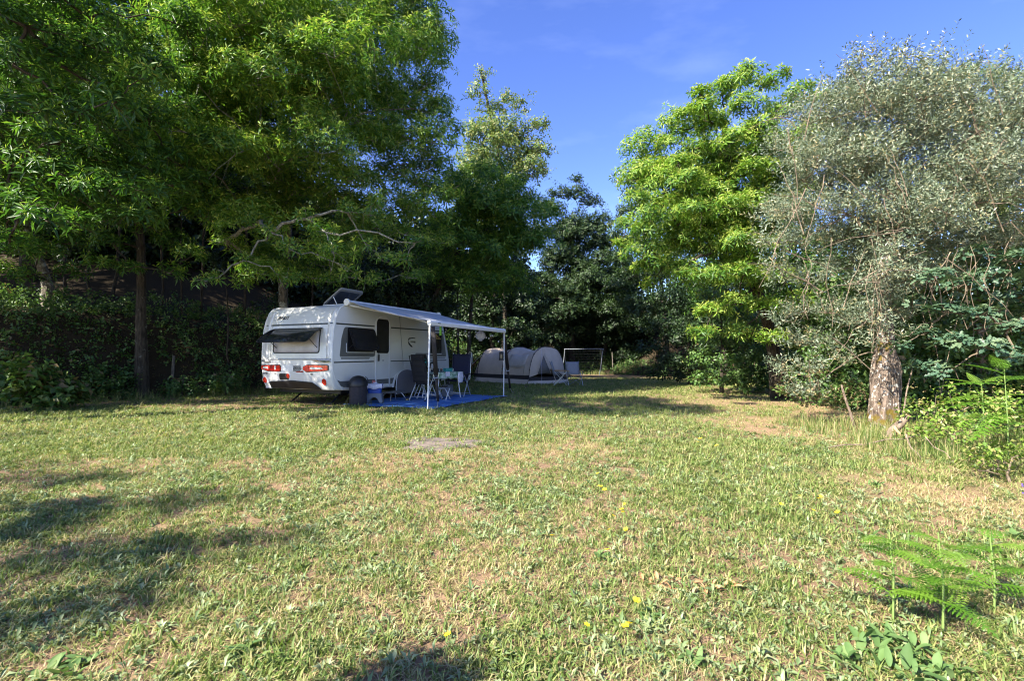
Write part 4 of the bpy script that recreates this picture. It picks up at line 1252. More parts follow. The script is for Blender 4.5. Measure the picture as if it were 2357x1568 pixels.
fern('tall bright fern with long arching fronds beside the young oak', b0, 1.15,
     [(.98, 178, 6, .74, .16, .125), (1.08, 165, 28, .50, .25, .10), (1.12, 60, 40, .40, .3, .09), (.74, 186, 14, .78, .28, .13), (1.0, 20, 20, .6, .3, .11), (.66, 200, -2, .62, .40, .12),
      (.86, 330, 10, .6, .3, .11), (.5, 192, 4, .60, .30, .11), (1.10, 200, 45, .38, .2, .085), (.55, 350, 10, .5, .3, .1)], None, seed=4)
p = at(2262, 915, 5.6)
b0 = (p.x, p.y, gzf(p.x, p.y))
fern('smaller bright fern in front of the brambles with fronds pointing left', b0, .95,
     [(.92, 172, 22, .45, .2, .10), (.94, 10, 25, .5, .25, .10), (.80, 185, 4, .52, .25, .11), (.9, 90, 50, .3, .2, .08), (.6, 200, 0, .5, .35, .11), (.7, 340, 8, .55, .3, .11)], None, seed=5)

def leafy_weed(label, px, py, n, L0, L1, wr, el0, el1, seed, mname='weed', spreadr=.05, name='leafy_weed', rise=.0):
    p = on_ground(px, py)
    root = empty(name, p, 0, label, 'weed')
    r = random.Random(seed)
    for i in range(n):
        az = i * 2.4 + r.uniform(-.4, .4); el = r.uniform(el0, el1); l = r.uniform(L0, L1)
        d = Vector((math.cos(az) * math.cos(el), math.sin(az) * math.cos(el), math.sin(el)))
        q = Vector((r.uniform(-1, 1) * spreadr, r.uniform(-1, 1) * spreadr, rise * i / n))
        s = d.cross(Vector((0, 0, 1))).normalized(); u = s.cross(d)
        w = l * wr * r.uniform(.8, 1.15)
        dr = r.uniform(.1, .45)
        def pt(t_, a):
            c = q + d * l * t_ - Vector((0, 0, dr * l * t_ ** 2.4))
            wd = w * .5 * math.sin(math.pi * (.06 + .94 * t_) ** .85) ** .8 if t_ < 1 else .0
            return c + s * wd * a + u * wd * .35 * abs(a) + u * .05 * w * math.sin(9 * t_ + a * 2 + i)
        mb = MB().grid(lambda a, b_: pt(b_, a * 2 - 1), 2, 6)
        o = mb.build('leaf', M[mname], root, smooth=60)
        at_ = o.data.attributes.new('tint', 'FLOAT', 'POINT')
        at_.data.foreach_set('value', np.full(len(o.data.vertices), r.uniform(.1, .7), np.float32))
    return root
leafy_weed('large pale green broad leaved weed in the bottom right corner below the ferns', 2085, 1530, 74, .06, .13, .30, .15, 1.25, 21, spreadr=.17, rise=.05)
leafy_weed('small upright leafy weed left of the large broad leaved one', 1950, 1535, 14, .05, .08, .4, .5, 1.2, 22, spreadr=.03, rise=.06)
leafy_weed('flat dark green plantain rosette at the lower left of the meadow', 560, 1505, 16, .08, .13, .26, .05, .7, 23, mname='weed', spreadr=.02)
leafy_weed('bright green dock leaves in the lower left corner of the meadow', 150, 1545, 20, .07, .12, .36, .2, .9, 24, spreadr=.08)
leafy_weed('clover like weed under the row of yellow flowers', 1390, 1285, 18, .05, .09, .4, .2, .9, 25, spreadr=.05)
leafy_weed('weed rosette beside the single yellow flower with the long stalk', 1495, 1420, 16, .05, .10, .42, .1, .8, 26, spreadr=.04)
leafy_weed('fresh green weed at the bottom edge right of the yellow pair', 1600, 1530, 16, .05, .09, .35, .3, 1.1, 27, spreadr=.04)
leafy_weed('bushy green weed on the tan earth near the right edge', 2015, 1118, 16, .08, .14, .2, .2, 1.0, 28, spreadr=.05)
leafy_weed('grey green weed tuft on the straw right of the yellow flowers', 2000, 1240, 16, .06, .10, .25, .2, .9, 29, spreadr=.05)
leafy_weed('pale mullein like leaves on the straw at the far right edge', 2335, 1240, 14, .07, .11, .45, .2, 1.0, 30, spreadr=.05)
leafy_weed('wide leafed weed on the meadow left of the dappled shade', 330, 1350, 14, .06, .11, .22, .1, .7, 31, spreadr=.03)

# yellow hawkbit flowers
fl = empty('yellow_flower', (0, 0, 0))
PETAL = MB()
for i in range(16):
    a = 2 * math.pi * i / 16; b_ = a + .19; c_ = a - .19
    PETAL.add([(0.003 * math.cos(a), .003 * math.sin(a), 0), (.013 * math.cos(c_), .013 * math.sin(c_), .004 + .001 * (i % 2)), (.0195 * math.cos(a), .0195 * math.sin(a), .005 + .002 * (i % 3)), (.013 * math.cos(b_), .013 * math.sin(b_), .0045)], [(0, 1, 2, 3)])
po = PETAL.build('petals', M['yellow'], fl, smooth=0)
ho = MB().ell((0, 0, .004), (.006, .006, .004), 8, 5).build('heart', M['orange'], fl)
so = MB().tube([(0, 0, 0), (.004, .002, -.05), (-.002, .0, -.16)], .0014, 4).build('stalk', M['stem'], fl)
FL = [(1350, 1467, 'yellow flower nearest the bottom edge, left of the long stalked one'), (1440, 1470, 'yellow flower at the base of the long stalk near the bottom edge'),
      (1448, 1463, 'small yellow flower half hidden behind its neighbour near the bottom edge'), (1465, 1408, 'yellow flower on a long bent stalk above the weed rosette'),
      (1437, 1178, 'uppermost yellow flower of the tight trio in the middle of the meadow'), (1431, 1190, 'middle yellow flower of the tight trio'), (1434, 1196, 'lowest yellow flower of the tight trio'),
      (1413, 1205, 'yellow flower just left below the tight trio'), (1403, 1238, 'yellow flower left of two above the clover weed'), (1441, 1238, 'yellow flower right of two above the clover weed'),
      (1271, 1252, 'lone yellow flower left of the clover weed'), (1375, 1109, 'farthest yellow flower in the middle of the meadow'), (1382, 1140, 'left yellow flower of the pair in the middle of the meadow'),
      (1392, 1148, 'right yellow flower of the pair in the middle of the meadow'), (1841, 1157, 'yellow flower above the others beside the tan earth'), (1885, 1164, 'yellow flower with a twin touching it beside the tan earth'),
      (1890, 1159, 'rear one of the touching yellow twins beside the tan earth'), (1873, 1192, 'yellow flower below the touching twins'), (1799, 1178, 'yellow flower farthest left beside the tan earth'),
      (1929, 1197, 'yellow flower farthest right beside the tan earth'), (1612, 1024, 'distant yellow flower in the green strip toward the path'), (1650, 1041, 'right hand distant yellow flower in the green strip'),
      (1606, 1032, 'lowest distant yellow flower in the green strip'), (1822, 1003, 'tiny yellow flower by the tan path under the olive'), (1397, 1286, 'yellow bud inside the clover weed'), (1030, 1490, 'orange yellow flower by itself near the bottom edge')]
first = True
r = random.Random(4)
for (px, py, lab) in FL:
    h = .10 if py > 1150 else .13
    p = on_ground(px, py + 480 * h * (py - 820) / 1400)
    o = fl if first else dup(fl)
    first = False
    q = p + Vector((0, 0, h))
    o.location = q
    o.rotation_euler = (r.uniform(.1, .5), r.uniform(-.35, .2), r.uniform(0, 6))
    s_ = r.uniform(.85, 1.15) * (1.0 if py > 1150 else 1.25)
    o.scale = (s_, s_, s_)
    tag(o, lab, 'flower', 'yellow flowers in the meadow')

# blown dead chestnut leaves
dl = MB().grid(lambda a, b_: ((a - .5) * .034 * math.sin(math.pi * (.08 + .9 * b_)), (b_ - .5) * .085, .012 * math.sin(3 * b_ + 1) + .016 * abs(a - .5)), 2, 5).build('dead_leaf', M['deadleaf'], None)
tag(dl, 'curled orange brown dead leaf lying in the grass', 'leaf', 'dead leaves in the grass')
r = random.Random(6)
spots = [(1498, 1345), (1512, 1338), (1530, 1352), (1545, 1340), (1550, 1350), (1562, 1345), (1568, 1358), (1538, 1360), (1522, 1362), (1580, 1362), (1610, 1352), (1618, 1362), (1632, 1360), (1645, 1352), (1652, 1365), (1665, 1370), (1688, 1352), (1696, 1362), (1702, 1348), (1478, 1340), (1600, 1372), (1625, 1375), (1558, 1370), (1500, 1356), (1672, 1356), (1715, 1352)]
for i, (px, py) in enumerate(spots):
    o = dl if i == 0 else dl.copy()
    if i: COL.objects.link(o)
    p = on_ground(px, py)
    o.location = p + Vector((0, 0, .025))
    o.rotation_euler = (r.uniform(-.5, .5), r.uniform(-.5, .5), r.uniform(0, 6.28))
    s_ = r.uniform(.45, .8); o.scale = (s_, s_, s_)

# purple bugloss at the right edge
p = on_ground(2368, 1195)
rt = empty('purple_flower', p, 0, 'purple flower spike standing on the straw at the far right edge', 'flower')
MB().tube([(0, 0, -.02), (-.01, 0, .16), (-.02, 0, .32)], .004, 5).build('stalk', M['stem'], rt)
mb = MB()
r = random.Random(2)
for i in range(16):
    z = .12 + .012 * i; a = r.uniform(0, 6.28)
    mb.ell((-.015 + .02 * math.cos(a), .02 * math.sin(a), z), (.006, .006, .007), 6, 4)
mb.build('florets', M['purple'], rt)

# the split log and fallen sticks by the olive
a = at(2040, 1003, 7.2); b_ = at(2092, 957, 7.0)
g0 = gzf(a.x, a.y)
lg = empty('log', (a.x, a.y, g0), 0, 'short split log propped up in front of the olive trunk', 'log')
d = Vector((b_.x - a.x, b_.y - a.y, b_.z - g0))
MB().tube([(-.05 * d.x, 0, -.03), d * .3 + Vector((0, 0, .01)), d * .7, d], [.055, .058, .052, .05], 12).build('shaft', M['deadwood'], lg)
MB().tube([d * 1.001, d * 1.012], [.042, .040], 12).build('cut_end', M['cutwood'], lg)
def stick(name, label, pts, r0, r1, m='deadwood'):
    p0 = Vector(pts[0])
    rel = [Vector(q) - p0 for q in pts]
    o = MB().tube(rel, [r0 + (r1 - r0) * i / (len(pts) - 1) for i in range(len(pts))], 7).build(name, M[m], None)
    o.location = p0
    return tag(o, label, 'stick')
stick('stick', 'broken stake leaning beside the bramble tangle left of the olive trunk', [at(1968, 986, 8.0), at(1955, 945, 8.0), at(1940, 900, 7.9), at(1937, 886, 7.9)], .022, .014)
stick('chip', 'pale split wood chip lying under the propped log', [at(2058, 985, 6.9), at(2075, 1003, 6.8)], .022, .016, 'cutwood')
stick('stick', 'long grey branch lying on the ground in front of the log', [at(1900, 1031, 6.4) , at(1945, 1024, 6.45), at(1990, 1024, 6.45), at(2040, 1012, 6.5), at(2075, 1012, 6.5), at(2120, 1000, 6.6)], .006, .011)
stick('stick', 'thin dead branch slanting through the sunlit brambles', [at(2085, 1000, 6.2), at(2096, 1030, 6.1), at(2114, 1046, 5.9), at(2140, 1085, 5.7)], .009, .005)
stick('stick', 'curved dead stem standing right of the olive trunk', [at(2080, 950, 7.4), at(2087, 900, 7.45), at(2100, 850, 7.5)], .012, .008)
stick('stick', 'second thin dead branch slanting in the brambles at the right', [at(2130, 1006, 5.8), at(2150, 1030, 5.7), at(2176, 1042, 5.6), at(2200, 1070, 5.5)], .006, .004)
# ------------------------------------------------------------------ the caravan
# local axes: x along the body from the rear, y across (0 = door side, 2.3 = far side), z up from the ground
CB = Vector((-4.155, 11.2, .22)); CA = math.atan2(.9135, .4067)
CM = Matrix.Translation(CB) @ Matrix.Rotation(CA, 4, 'Z')
def cw(u, v, w=0.0): return CM @ Vector((u, v, w))
W_ = 2.30
van = empty('caravan', CB, CA, 'white touring caravan parked under the chestnuts with its rear window flap open', 'caravan')
RU = [(.40, .12), (.55, .04), (.80, 0), (1.1, 0), (1.5, .012), (1.85, .05), (2.05, .10), (2.16, .14), (2.25, .19), (2.325, .25), (2.385, .34), (2.42, .46)]
def ru(w): return float(np.interp(w, [a for a, _ in RU], [b for _, b in RU]))
prof = [(.14, .385), (.12, .41), (.04, .55), (.0, .80), (0, 1.1), (.012, 1.5), (.05, 1.85), (.10, 2.05), (.14, 2.16), (.19, 2.25), (.25, 2.325), (.34, 2.385), (.46, 2.42), (1.5, 2.445), (2.6, 2.45),
        (3.7, 2.44), (4.35, 2.41), (4.55, 2.37), (4.68, 2.30), (4.80, 2.19), (4.95, 1.75), (5.08, 1.35), (5.16, 1.05), (5.18, .8), (5.12, .55), (5.02, .42), (4.6, .36), (2.5, .33), (.6, .345)]
cu = sum(p_[0] for p_ in prof) / len(prof)
vs, fs = [], []
secs = [(0, .035), (.010, .016), (.035, .0), (.5, 0), (1.15, -.004), (1.8, 0), (W_ - .035, 0), (W_ - .010, .016), (W_, .035)]
n = len(prof)
for (v, ins) in secs:
    for (u, w) in prof:
        vs.append((u + (ins if u < 2.5 else -ins), v, w + (ins if w < 1.4 else -ins)))
for k in range(len(secs) - 1):
    for i in range(n):
        fs.append((k * n + i, k * n + (i + 1) % n, (k + 1) * n + (i + 1) % n, (k + 1) * n + i))
fs += [tuple(range(n)), tuple(range((len(secs) - 1) * n, len(secs) * n))]
MB().add(vs, fs).build('body', M['white'], van, smooth=40)
side = lambda u, w, t_: (u, -t_, w)                      # door side
rear = lambda v, w, t_: (ru(w) - t_, v, w)               # rear wall
def rp(name, poly, m, t1=.006, t0=-.01, parent=None, bevel=0):
    return MB().prism(poly, rear, t0, t1).build(name, M[m], parent or van, bevel=bevel)
def sp(name, poly, m, t1=.006, t0=-.01, parent=None, bevel=0):
    return MB().prism(poly, side, t0, t1).build(name, M[m], parent or van, bevel=bevel)
def dense(poly, step=.08):
    out = []
    for i in range(len(poly)):
        a, b_ = poly[i], poly[(i + 1) % len(poly)]
        k = max(1, int(math.hypot(b_[0] - a[0], b_[1] - a[1]) / step))
        out += [(a[0] + (b_[0] - a[0]) * j / k, a[1] + (b_[1] - a[1]) * j / k) for j in range(k)]
    return out
def rquad(name, v0, v1, w0, w1, m, t1=.006, parent=None, nv=4, nw=6):
    """A patch that follows the curved rear wall."""
    mb = MB()
    mb.grid(lambda a, b_: rear(v0 + (v1 - v0) * a, w0 + (w1 - w0) * b_, t1), nv, nw)
    return mb.build(name, M[m], parent or van, solid=.004)

# edge trims along the rear corners, following the body outline
edge = [(.34, .39), (.20, .52), (.10, .66), (.03, .82), (.004, 1.0), (.004, 1.2), (.014, 1.5), (.052, 1.85), (.102, 2.05), (.19, 2.25), (.25, 2.325), (.34, 2.385), (.46, 2.42), (1.0, 2.437)]
for v in (-.006, W_ + .006):
    mb = MB()
    pts = []
    for i in range(len(edge) - 1):
        for k in range(3):
            pts.append((edge[i][0] + (edge[i + 1][0] - edge[i][0]) * k / 3, edge[i][1] + (edge[i + 1][1] - edge[i][1]) * k / 3))
    mb.tube([(u + .018, v + (.016 if v < 0 else -.016), w - .004) for u, w in pts], .020, 6)
    mb.build('edge_trim', M['trim'], van)
mb = MB()
for v in (2.17, 1.99):
    mb.tube([(ru(w) + .004, v - (w - 1.1) * (.02 if v > 2.1 else .0), w) for w in np.linspace(1.14, 2.34, 14)], .007, 5)
mb.build('moulding_line', M['seam'], van)
mb = MB()
for v in (2.10, .12):
    mb.grid(lambda a, b_, v=v: rear(v - .05 + .1 * a, 1.12 + (2.36 - 1.12) * b_, .006), 2, 14)
mb.build('corner_moulding', M['trim'], van, solid=.006)
rquad('rear_stripe', .20, 2.09, 1.925, 1.960, 'stripe', .005)
rquad('rear_stripe', 2.14, 2.22, 1.93, 1.955, 'stripe', .006, nv=2)
rquad('rear_stripe', .05, .13, 1.935, 1.96, 'stripe', .008, nv=2)

# rear window: black seal, silvery blind behind it, acrylic flap tilted out at its top hinge
wo = dense(rrect(.38, 1.245, 1.90, 1.84, .07))
wi = dense(rrect(.405, 1.27, 1.875, 1.815, .055))
win = MB().ring(wo, wi[:len(wo)] if len(wi) >= len(wo) else wi + [wi[-1]] * (len(wo) - len(wi)), rear, -.01, .012).build('rear_window', M['black'], van)
rquad('blind', .40, 1.88, 1.265, 1.82, 'milky', .007, win, 8, 8)
hinge_w = 1.865
def flap(v, s_, t_):
    """Point on the tilted flap: s_ metres down from the hinge."""
    a = R(55)
    bow = .05 * math.sin(math.pi * min(1, s_ / .6)) - .02
    return (ru(hinge_w) - .015 - s_ * math.sin(a) - bow * .5 - t_ * math.cos(a), v, hinge_w - s_ * math.cos(a) + bow * .5 - t_ * math.sin(a) * .2)
fl_o = rrect(.30, 0.0, 1.96, .61, .09, 5)
MB().prism(dense(fl_o, .1), lambda a, b_, t_: flap(a, b_, t_), 0, .012).build('window_flap', M['glass'], win)
mb = MB()
fo = dense(rrect(.295, -.006, 1.965, .616, .092, 5), .1); fi = [((a - 1.13) * .955 + 1.13, (b_ - .305) * .90 + .305) for a, b_ in fo]
mb.ring(fo, fi, lambda a, b_, t_: flap(a, b_, t_), -.004, .016)
mb.build('flap_edge', M['black'], win)
for v in (.45, 1.78):
    MB().tube([(ru(1.35) - .01, v, 1.38), flap(v, .42, -.004)], .008, 6).build('stay', M['black'], win)

# light band
MB().grid(lambda a, b_: rear(.03 + 2.24 * a, 1.085 + .028 * b_, .010 + .012 * math.sin(math.pi * b_)), 6, 3).build('light_shelf', M['trim'], van, solid=.004)
mb = MB(); mb.tube([rear(v, 1.118, .004) for v in np.linspace(.02, 2.28, 12)], .005, 5); mb.build('shelf_seam', M['seam'], van)
for lab, outline, cells in (
        ('right', [(.10, .855), (.10, .95), (.16, .965), (.74, .965), (.86, .925), (.88, .865), (.76, .81), (.2, .84)], [('clear', [(.24, .875), (.30, .915), (.62, .92), (.66, .885), (.60, .865)]), ('darkred', [(.66, .83), (.70, .95), (.82, .93), (.85, .87), (.76, .825)]), ('clear', [(.30, .885), (.34, .905), (.40, .905), (.40, .885)])]),
        ('left', [(1.64, .815), (1.60, .88), (1.66, .96), (2.27, .95), (2.27, .865), (2.05, .82)], [('clear', [(2.02, .865), (2.04, .925), (2.20, .925), (2.22, .88)]), ('darkred', [(1.84, .83), (1.84, .945), (1.98, .945), (1.98, .835)]), ('clear', [(1.76, .85), (1.76, .94), (1.81, .94), (1.81, .85)])])):
    o = rp('tail_light', dense(outline, .08), 'red', .022, -.01)
    for k, (m, poly) in enumerate(cells):
        rp('lens', poly, m, .026 + .003 * k, .0, o)
    oc = [((a - (.49 if lab == 'right' else 1.94)) * 1.05 + (.49 if lab == 'right' else 1.94), (b_ - .885) * 1.22 + .885) for a, b_ in outline]
    rp('housing', dense(oc, .08), 'stripe', .010, -.01, o)
rp('centre_trim', dense([(.93, .87), (.98, .955), (1.62, .945), (1.58, .82), (1.0, .815)], .08), 'midgrey', .007)
o = rp('number_plate_holder', dense(rrect(1.20, .815, 1.60, .955, .03)), 'trim', .012)
rp('reflector_bar', dense([(.86, .795), (.90, .83), (1.12, .81), (1.1, .795)], .08), 'darkred', .014)
mb = MB()
for i in range(5):
    mb.tube([rear(1.20 - .05 * i, .86 + .01 * i, .012), rear(1.16 - .05 * i, .92 - .012 * i, .012)], .006, 4)
mb.build('lettering', M['black'], van)
rp('plate_recess', dense(rrect(1.37, .60, 1.69, .755, .04)), 'black', .004)
for (v, w, rr) in ((.25, .575, .078), (2.20, .585, .075), (1.385, .70, .06)):
    o = MB().prism(circle(v + (.05 if v < 1 else -.03 if v > 2 else 0), w + .01, rr * 1.55, rr * 1.15), rear, -.012, .004).build('reflector', M['trim'], van)
    MB().prism(circle(v, w, rr * .82, rr), rear, 0, .014).build('lens', M['red'], o)
def shade_patch_top(v): return float(np.interp(v, [.42, .52, .62, 1.3, 2.0, 2.06], [.42, .50, .565, .60, .56, .53]))
MB().grid(lambda a, b_: rear(.42 + 1.64 * a, .392 + (shade_patch_top(.42 + 1.64 * a) - .392) * b_, .013), 24, 8).build('bumper_shade_patch', M['black'], van, solid=.004)  # dark overlay on the wall, painted shade for the bumper cut-out
rp('bumper_lip', dense([(2.26, .385), (2.24, .43), (2.08, .43), (2.04, .385)], .05), 'trim', .014)
for v in (.02, 1.98):
    mb = MB()
    x0, x1 = (v, v + .55) if v < 1 else (v, v + .30)
    pts = [rear(x0 + (x1 - x0) * i / 8, 1.055 + .02 * i / 8, .02 + .035 * math.sin(math.pi * i / 8)) for i in range(9)]
    mb.tube(pts, [.020, .026, .026, .025, .022, .019, .016, .012, .006], 8)
    mb.build('grab_handle', M['chrome'], van)

def text(s_, loc, rot, size, m, parent, shear=.25, name='lettering', off=.012, ext=.0015):
    c = bpy.data.curves.new(name, 'FONT')
    c.body = s_
    c.size = size
    c.shear = shear
    c.offset = off * size
    c.extrude = ext
    c.materials.append(M[m])
    tmp = bpy.data.objects.new(name, c)
    o = bpy.data.objects.new(name, bpy.data.meshes.new_from_object(tmp))
    bpy.data.objects.remove(tmp)
    link(o, parent)
    o.location = loc
    o.rotation_euler = rot
    return o
RREAR = (R(90), 0, R(-90))            # reads left to right on the rear wall
def rtext(s_, v, w, size, m='black', tilt=0, **k):
    return text(s_, (ru(w + size * .3) - (.022 if tilt else .008), v, w), (R(90 + tilt) , 0, R(-90)), size, m, van, **k)
rtext('FENDT', 1.90, 2.085, .125, tilt=-24, off=.03, shear=.35)
rtext('SAPHIR', 2.245, .735, .052, shear=.2)
rtext('465', .665, .735, .062, off=.004)
rtext('TG', 1.84, .735, .040)

# door side
def stripe(u0, u1, w0, w1, h, m='stripe'):
    sp('side_stripe', [(u0, w0), (u1, w1), (u1, w1 + h), (u0, w0 + h)], m, .004)
stripe(.13, 1.47, 1.925, 1.935, .035); stripe(2.14, 4.80, 1.935, 1.955, .035)
stripe(.07, 1.47, 1.02, 1.03, .028); stripe(2.14, 4.98, 1.03, 1.035, .026)
sp('window_graphic', [(.25, 1.20), (.27, 1.16), (1.42, 1.16), (1.50, 1.19), (1.50, 1.60), (1.43, 1.88), (.44, 1.88), (.38, 1.84), (.30, 1.60)], 'graphic', .003)
sp('graphic_bar', [(.275, 1.145), (.30, 1.108), (1.26, 1.108), (1.32, 1.145)], 'midgrey', .0035)
def side_window(u0, u1, w0, w1, open_a):
    o_ = rrect(u0, w0, u1, w1, .06); i_ = rrect(u0 + .03, w0 + .03, u1 - .03, w1 - .03, .045)
    f_ = MB().ring(o_, i_, side, -.01, .012).build('side_window', M['black'], van)
    sp('pane', rrect(u0 + .02, w0 + .02, u1 - .02, w1 - .02, .05), 'hole' if open_a else 'glass', .007, -.01, f_)  # an open window gets a dark panel for the unlit inside
    if open_a:
        a = R(open_a)
        fn = lambda u, s_, t_: (u, -.018 - s_ * math.sin(a) - t_ * math.cos(a), w1 - s_ * math.cos(a) - t_ * math.sin(a))
        H = w1 - w0
        MB().prism(rrect(u0 + .01, 0, u1 - .01, H, .05), fn, 0, .012).build('window_flap', M['glass'], f_)
        MB().ring(rrect(u0, -.005, u1, H + .005, .06), rrect(u0 + .055, .05, u1 - .055, H - .05, .04), fn, -.003, .016).build('flap_edge', M['black'], f_)
        for u in (u0 + .06, u1 - .06):
            MB().tube([(u, -.01, w0 + .08), fn(u, H * .7, -.003)], .008, 6).build('stay', M['black'], f_)
    sp('sill_edge', [(u0 + .0, w0 - .03), (u1, w0 - .03), (u1, w0 - .012), (u0 - .03, w0 - .012), (u0 - .03, w0 + .2), (u0 - .045, w0 + .2), (u0 - .045, w0 - .015)], 'trim', .012, -.005, f_)
side_window(.50, 1.44, 1.29, 1.87, 22)
sp('window_graphic', [(3.98, 1.16), (4.93, 1.16), (4.97, 1.20), (4.84, 1.70), (4.78, 1.88), (4.72, 1.91), (3.98, 1.91)], 'graphic', .003)
side_window(4.02, 4.68, 1.27, 1.90, 0)
sp('graphic_bar', [(3.26, 1.225), (3.98, 1.225), (3.98, 1.27), (3.30, 1.27)], 'midgrey', .003)
sp('graphic_bar', [(3.98, 1.11), (4.90, 1.11), (4.93, 1.135), (3.98, 1.135)], 'midgrey', .003)
sp('skirt_band', [(.30, .47), (.18, .62), (.28, .585), (1.51, .585), (1.51, .435), (.40, .435)], 'graphic', .004)
sp('skirt_band', [(2.13, .43), (2.13, .585), (2.33, .585), (2.26, .43)], 'graphic', .004)
sp('skirt_band', [(3.2, .43), (3.12, .58), (5.06, .56), (5.0, .45)], 'graphic', .004)
sp('skirt_line', [(.42, .452), (.42, .464), (1.51, .464), (1.51, .452)], 'alu', .008)
# door: frame, upper flyscreen half open dark, lower leaf
arch_o = [(1.515, .37), (1.515, 2.06)] + [(1.80 + .285 * math.cos(R(180 - 15 * i)), 2.06 + .185 * math.sin(R(180 - 15 * i))) for i in range(1, 12)] + [(2.085, 2.06), (2.085, .37)]
arch_i = [(1.545, .395), (1.545, 2.05)] + [(1.80 + .255 * math.cos(R(180 - 15 * i)), 2.05 + .155 * math.sin(R(180 - 15 * i))) for i in range(1, 12)] + [(2.055, 2.05), (2.055, .395)]
door = MB().ring(arch_o, arch_i, side, -.01, .018).build('door', M['trim'], van)
sp('painted_door_opening', rrect(1.555, 1.255, 2.048, 2.155, .07), 'hole', .010, -.02, door)
sp('flyscreen', rrect(1.60, 1.30, 2.005, 2.11, .05), 'black', .013, -.01, door)
sp('lower_leaf', [(1.552, .40), (1.552, 1.25), (2.05, 1.25), (2.05, .46), (2.0, .40)], 'white', .012, -.01, door)
sp('leaf_band', [(1.556, .445), (1.556, .575), (2.046, .575), (2.046, .45)], 'graphic', .015, 0, door)
hd = sp('handle', rrect(1.58, 1.035, 1.665, 1.24, .04), 'midgrey', .026, 0, door, .004)
sp('handle_recess', rrect(1.60, 1.06, 1.645, 1.215, .02), 'black', .028, .01, hd)
sp('badge', rrect(1.78, 1.055, 1.84, 1.075, .005), 'black', .014, 0, door)
for w in (1.42, 1.98):
    MB().box((2.068, -.024, w), (.045, .02, .075)).build('hinge', M['trim'], door, bevel=.004)
sp('door_light', rrect(1.66, 2.17, 1.94, 2.21, .015), 'trim', .03, .0, door)
sp('service_flap', rrect(2.73, .845, 2.82, .965, .01), 'trim', .010)
# wheel and arch
ar_o = [(2.215 + .0, .33)] + [(2.70 + .49 * math.cos(R(180 - 15 * i)), .33 + .46 * math.sin(R(180 - 15 * i))) for i in range(1, 12)] + [(3.185, .33)]
ar_i = [(2.27, .33)] + [(2.70 + .43 * math.cos(R(180 - 15 * i)), .33 + .40 * math.sin(R(180 - 15 * i))) for i in range(1, 12)] + [(3.13, .33)]
MB().ring(ar_o, ar_i, side, -.01, .022).build('wheel_arch', M['trim'], van)
sp('arch_well', ar_i, 'black', .004)
for v in (.14, W_ - .14):
    wh = MB().lathe((0, 0, 0), [(.19, -.09), (.29, -.10), (.325, -.06), (.33, 0), (.325, .06), (.29, .10), (.19, .09)], 26).build('wheel', M['tyre'], van)
    wh.rotation_euler = (R(90), 0, 0); wh.location = (2.70, v, .325)
    MB().lathe((0, 0, 0), [(.19, -.06), (.19, .06), (.06, .075), (0, .075)], 20).build('rim', M['alu'], wh)
MB().box((2.6, 1.15, .32), (4.3, 2.0, .10)).build('chassis', M['black'], van)
MB().box((2.7, 1.15, .25), (.08, 1.9, .08)).build('axle', M['black'], van)
for (u, v) in ((.55, .45), (.55, 1.75), (4.6, .45), (4.6, 1.75)):
    o = MB().tube([(u + .30, v, .30), (u - .05, v + .02, .05)], .022, 6).build('corner_steady', M['black'], van)
    MB().box((u - .06, v + .02, .03), (.14, .12, .03)).build('foot', M['black'], o)
MB().tube([(5.0, .75, .40), (6.35, 1.15, .42)], .04, 6).build('drawbar', M['black'], van)
MB().tube([(5.0, 1.55, .40), (6.35, 1.15, .42)], .04, 6).build('drawbar', M['black'], van)
MB().tube([(6.1, 1.15, .0), (6.1, 1.15, .6)], .03, 6).build('jockey_leg', M['black'], van)
# roof: opened rooflights
def rooflight(u0, v0, L_, Wd, a):
    o = MB().ring(rrect(u0, v0, u0 + L_, v0 + Wd, .05), rrect(u0 + .05, v0 + .05, u0 + L_ - .05, v0 + Wd - .05, .03), lambda x, y, t_: (x, y, t_), 2.43, 2.475).build('rooflight', M['trim'], van)
    a = R(a)
    fn = lambda x, s_, t_: (x, v0 + Wd - .02 - s_ * math.cos(a) - t_ * math.sin(a) * 0, 2.475 + s_ * math.sin(a) + t_)
    MB().prism(rrect(u0 + .01, .0, u0 + L_ - .01, Wd, .06), fn, 0, .02).build('lid', M['glass'], o)
    MB().ring(rrect(u0, -.01, u0 + L_, Wd + .01, .07), rrect(u0 + .06, .06, u0 + L_ - .06, Wd - .06, .05), fn, -.01, .03).build('lid_frame', M['midgrey'], o)
    MB().tube([(u0 + .06, v0 + .25, 2.46), fn(u0 + .03, Wd * .55, 0)], .010, 5).build('stay', M['trim'], o)
rooflight(.72, .35, .85, .70, 33)
rooflight(3.0, .7, .55, .5, 16)
# mark and model letters on the side
mb = MB()
for (ps, rr) in (([(3.26, 1.705), (3.08, 1.70), (2.97, 1.685), (2.925, 1.65), (2.915, 1.60)], [.008, .014, .020, .024, .026]), ([(2.915, 1.60), (2.935, 1.56), (2.98, 1.52), (3.05, 1.475), (3.12, 1.45)], [.026, .030, .032, .030, .012])):
    L2 = [Vector((u, -.006, w)) for u, w in ps]
    for i in range(len(L2) - 1):
        a, b_ = L2[i], L2[i + 1]
        mb.add([a + Vector((0, 0, rr[i])), b_ + Vector((0, 0, rr[i + 1])), b_ - Vector((0, 0, rr[i + 1])), a - Vector((0, 0, rr[i]))], [(0, 1, 2, 3)])
mb.build('logo', M['black'], van, solid=.003)
SROT = (R(90), 0, 0)
text('SAPHIR', (3.02, -.007, 1.565), SROT, .075, 'black', van, off=.0)
text('465 TG', (3.53, -.007, 1.125), SROT, .085, 'black', van, off=.005)
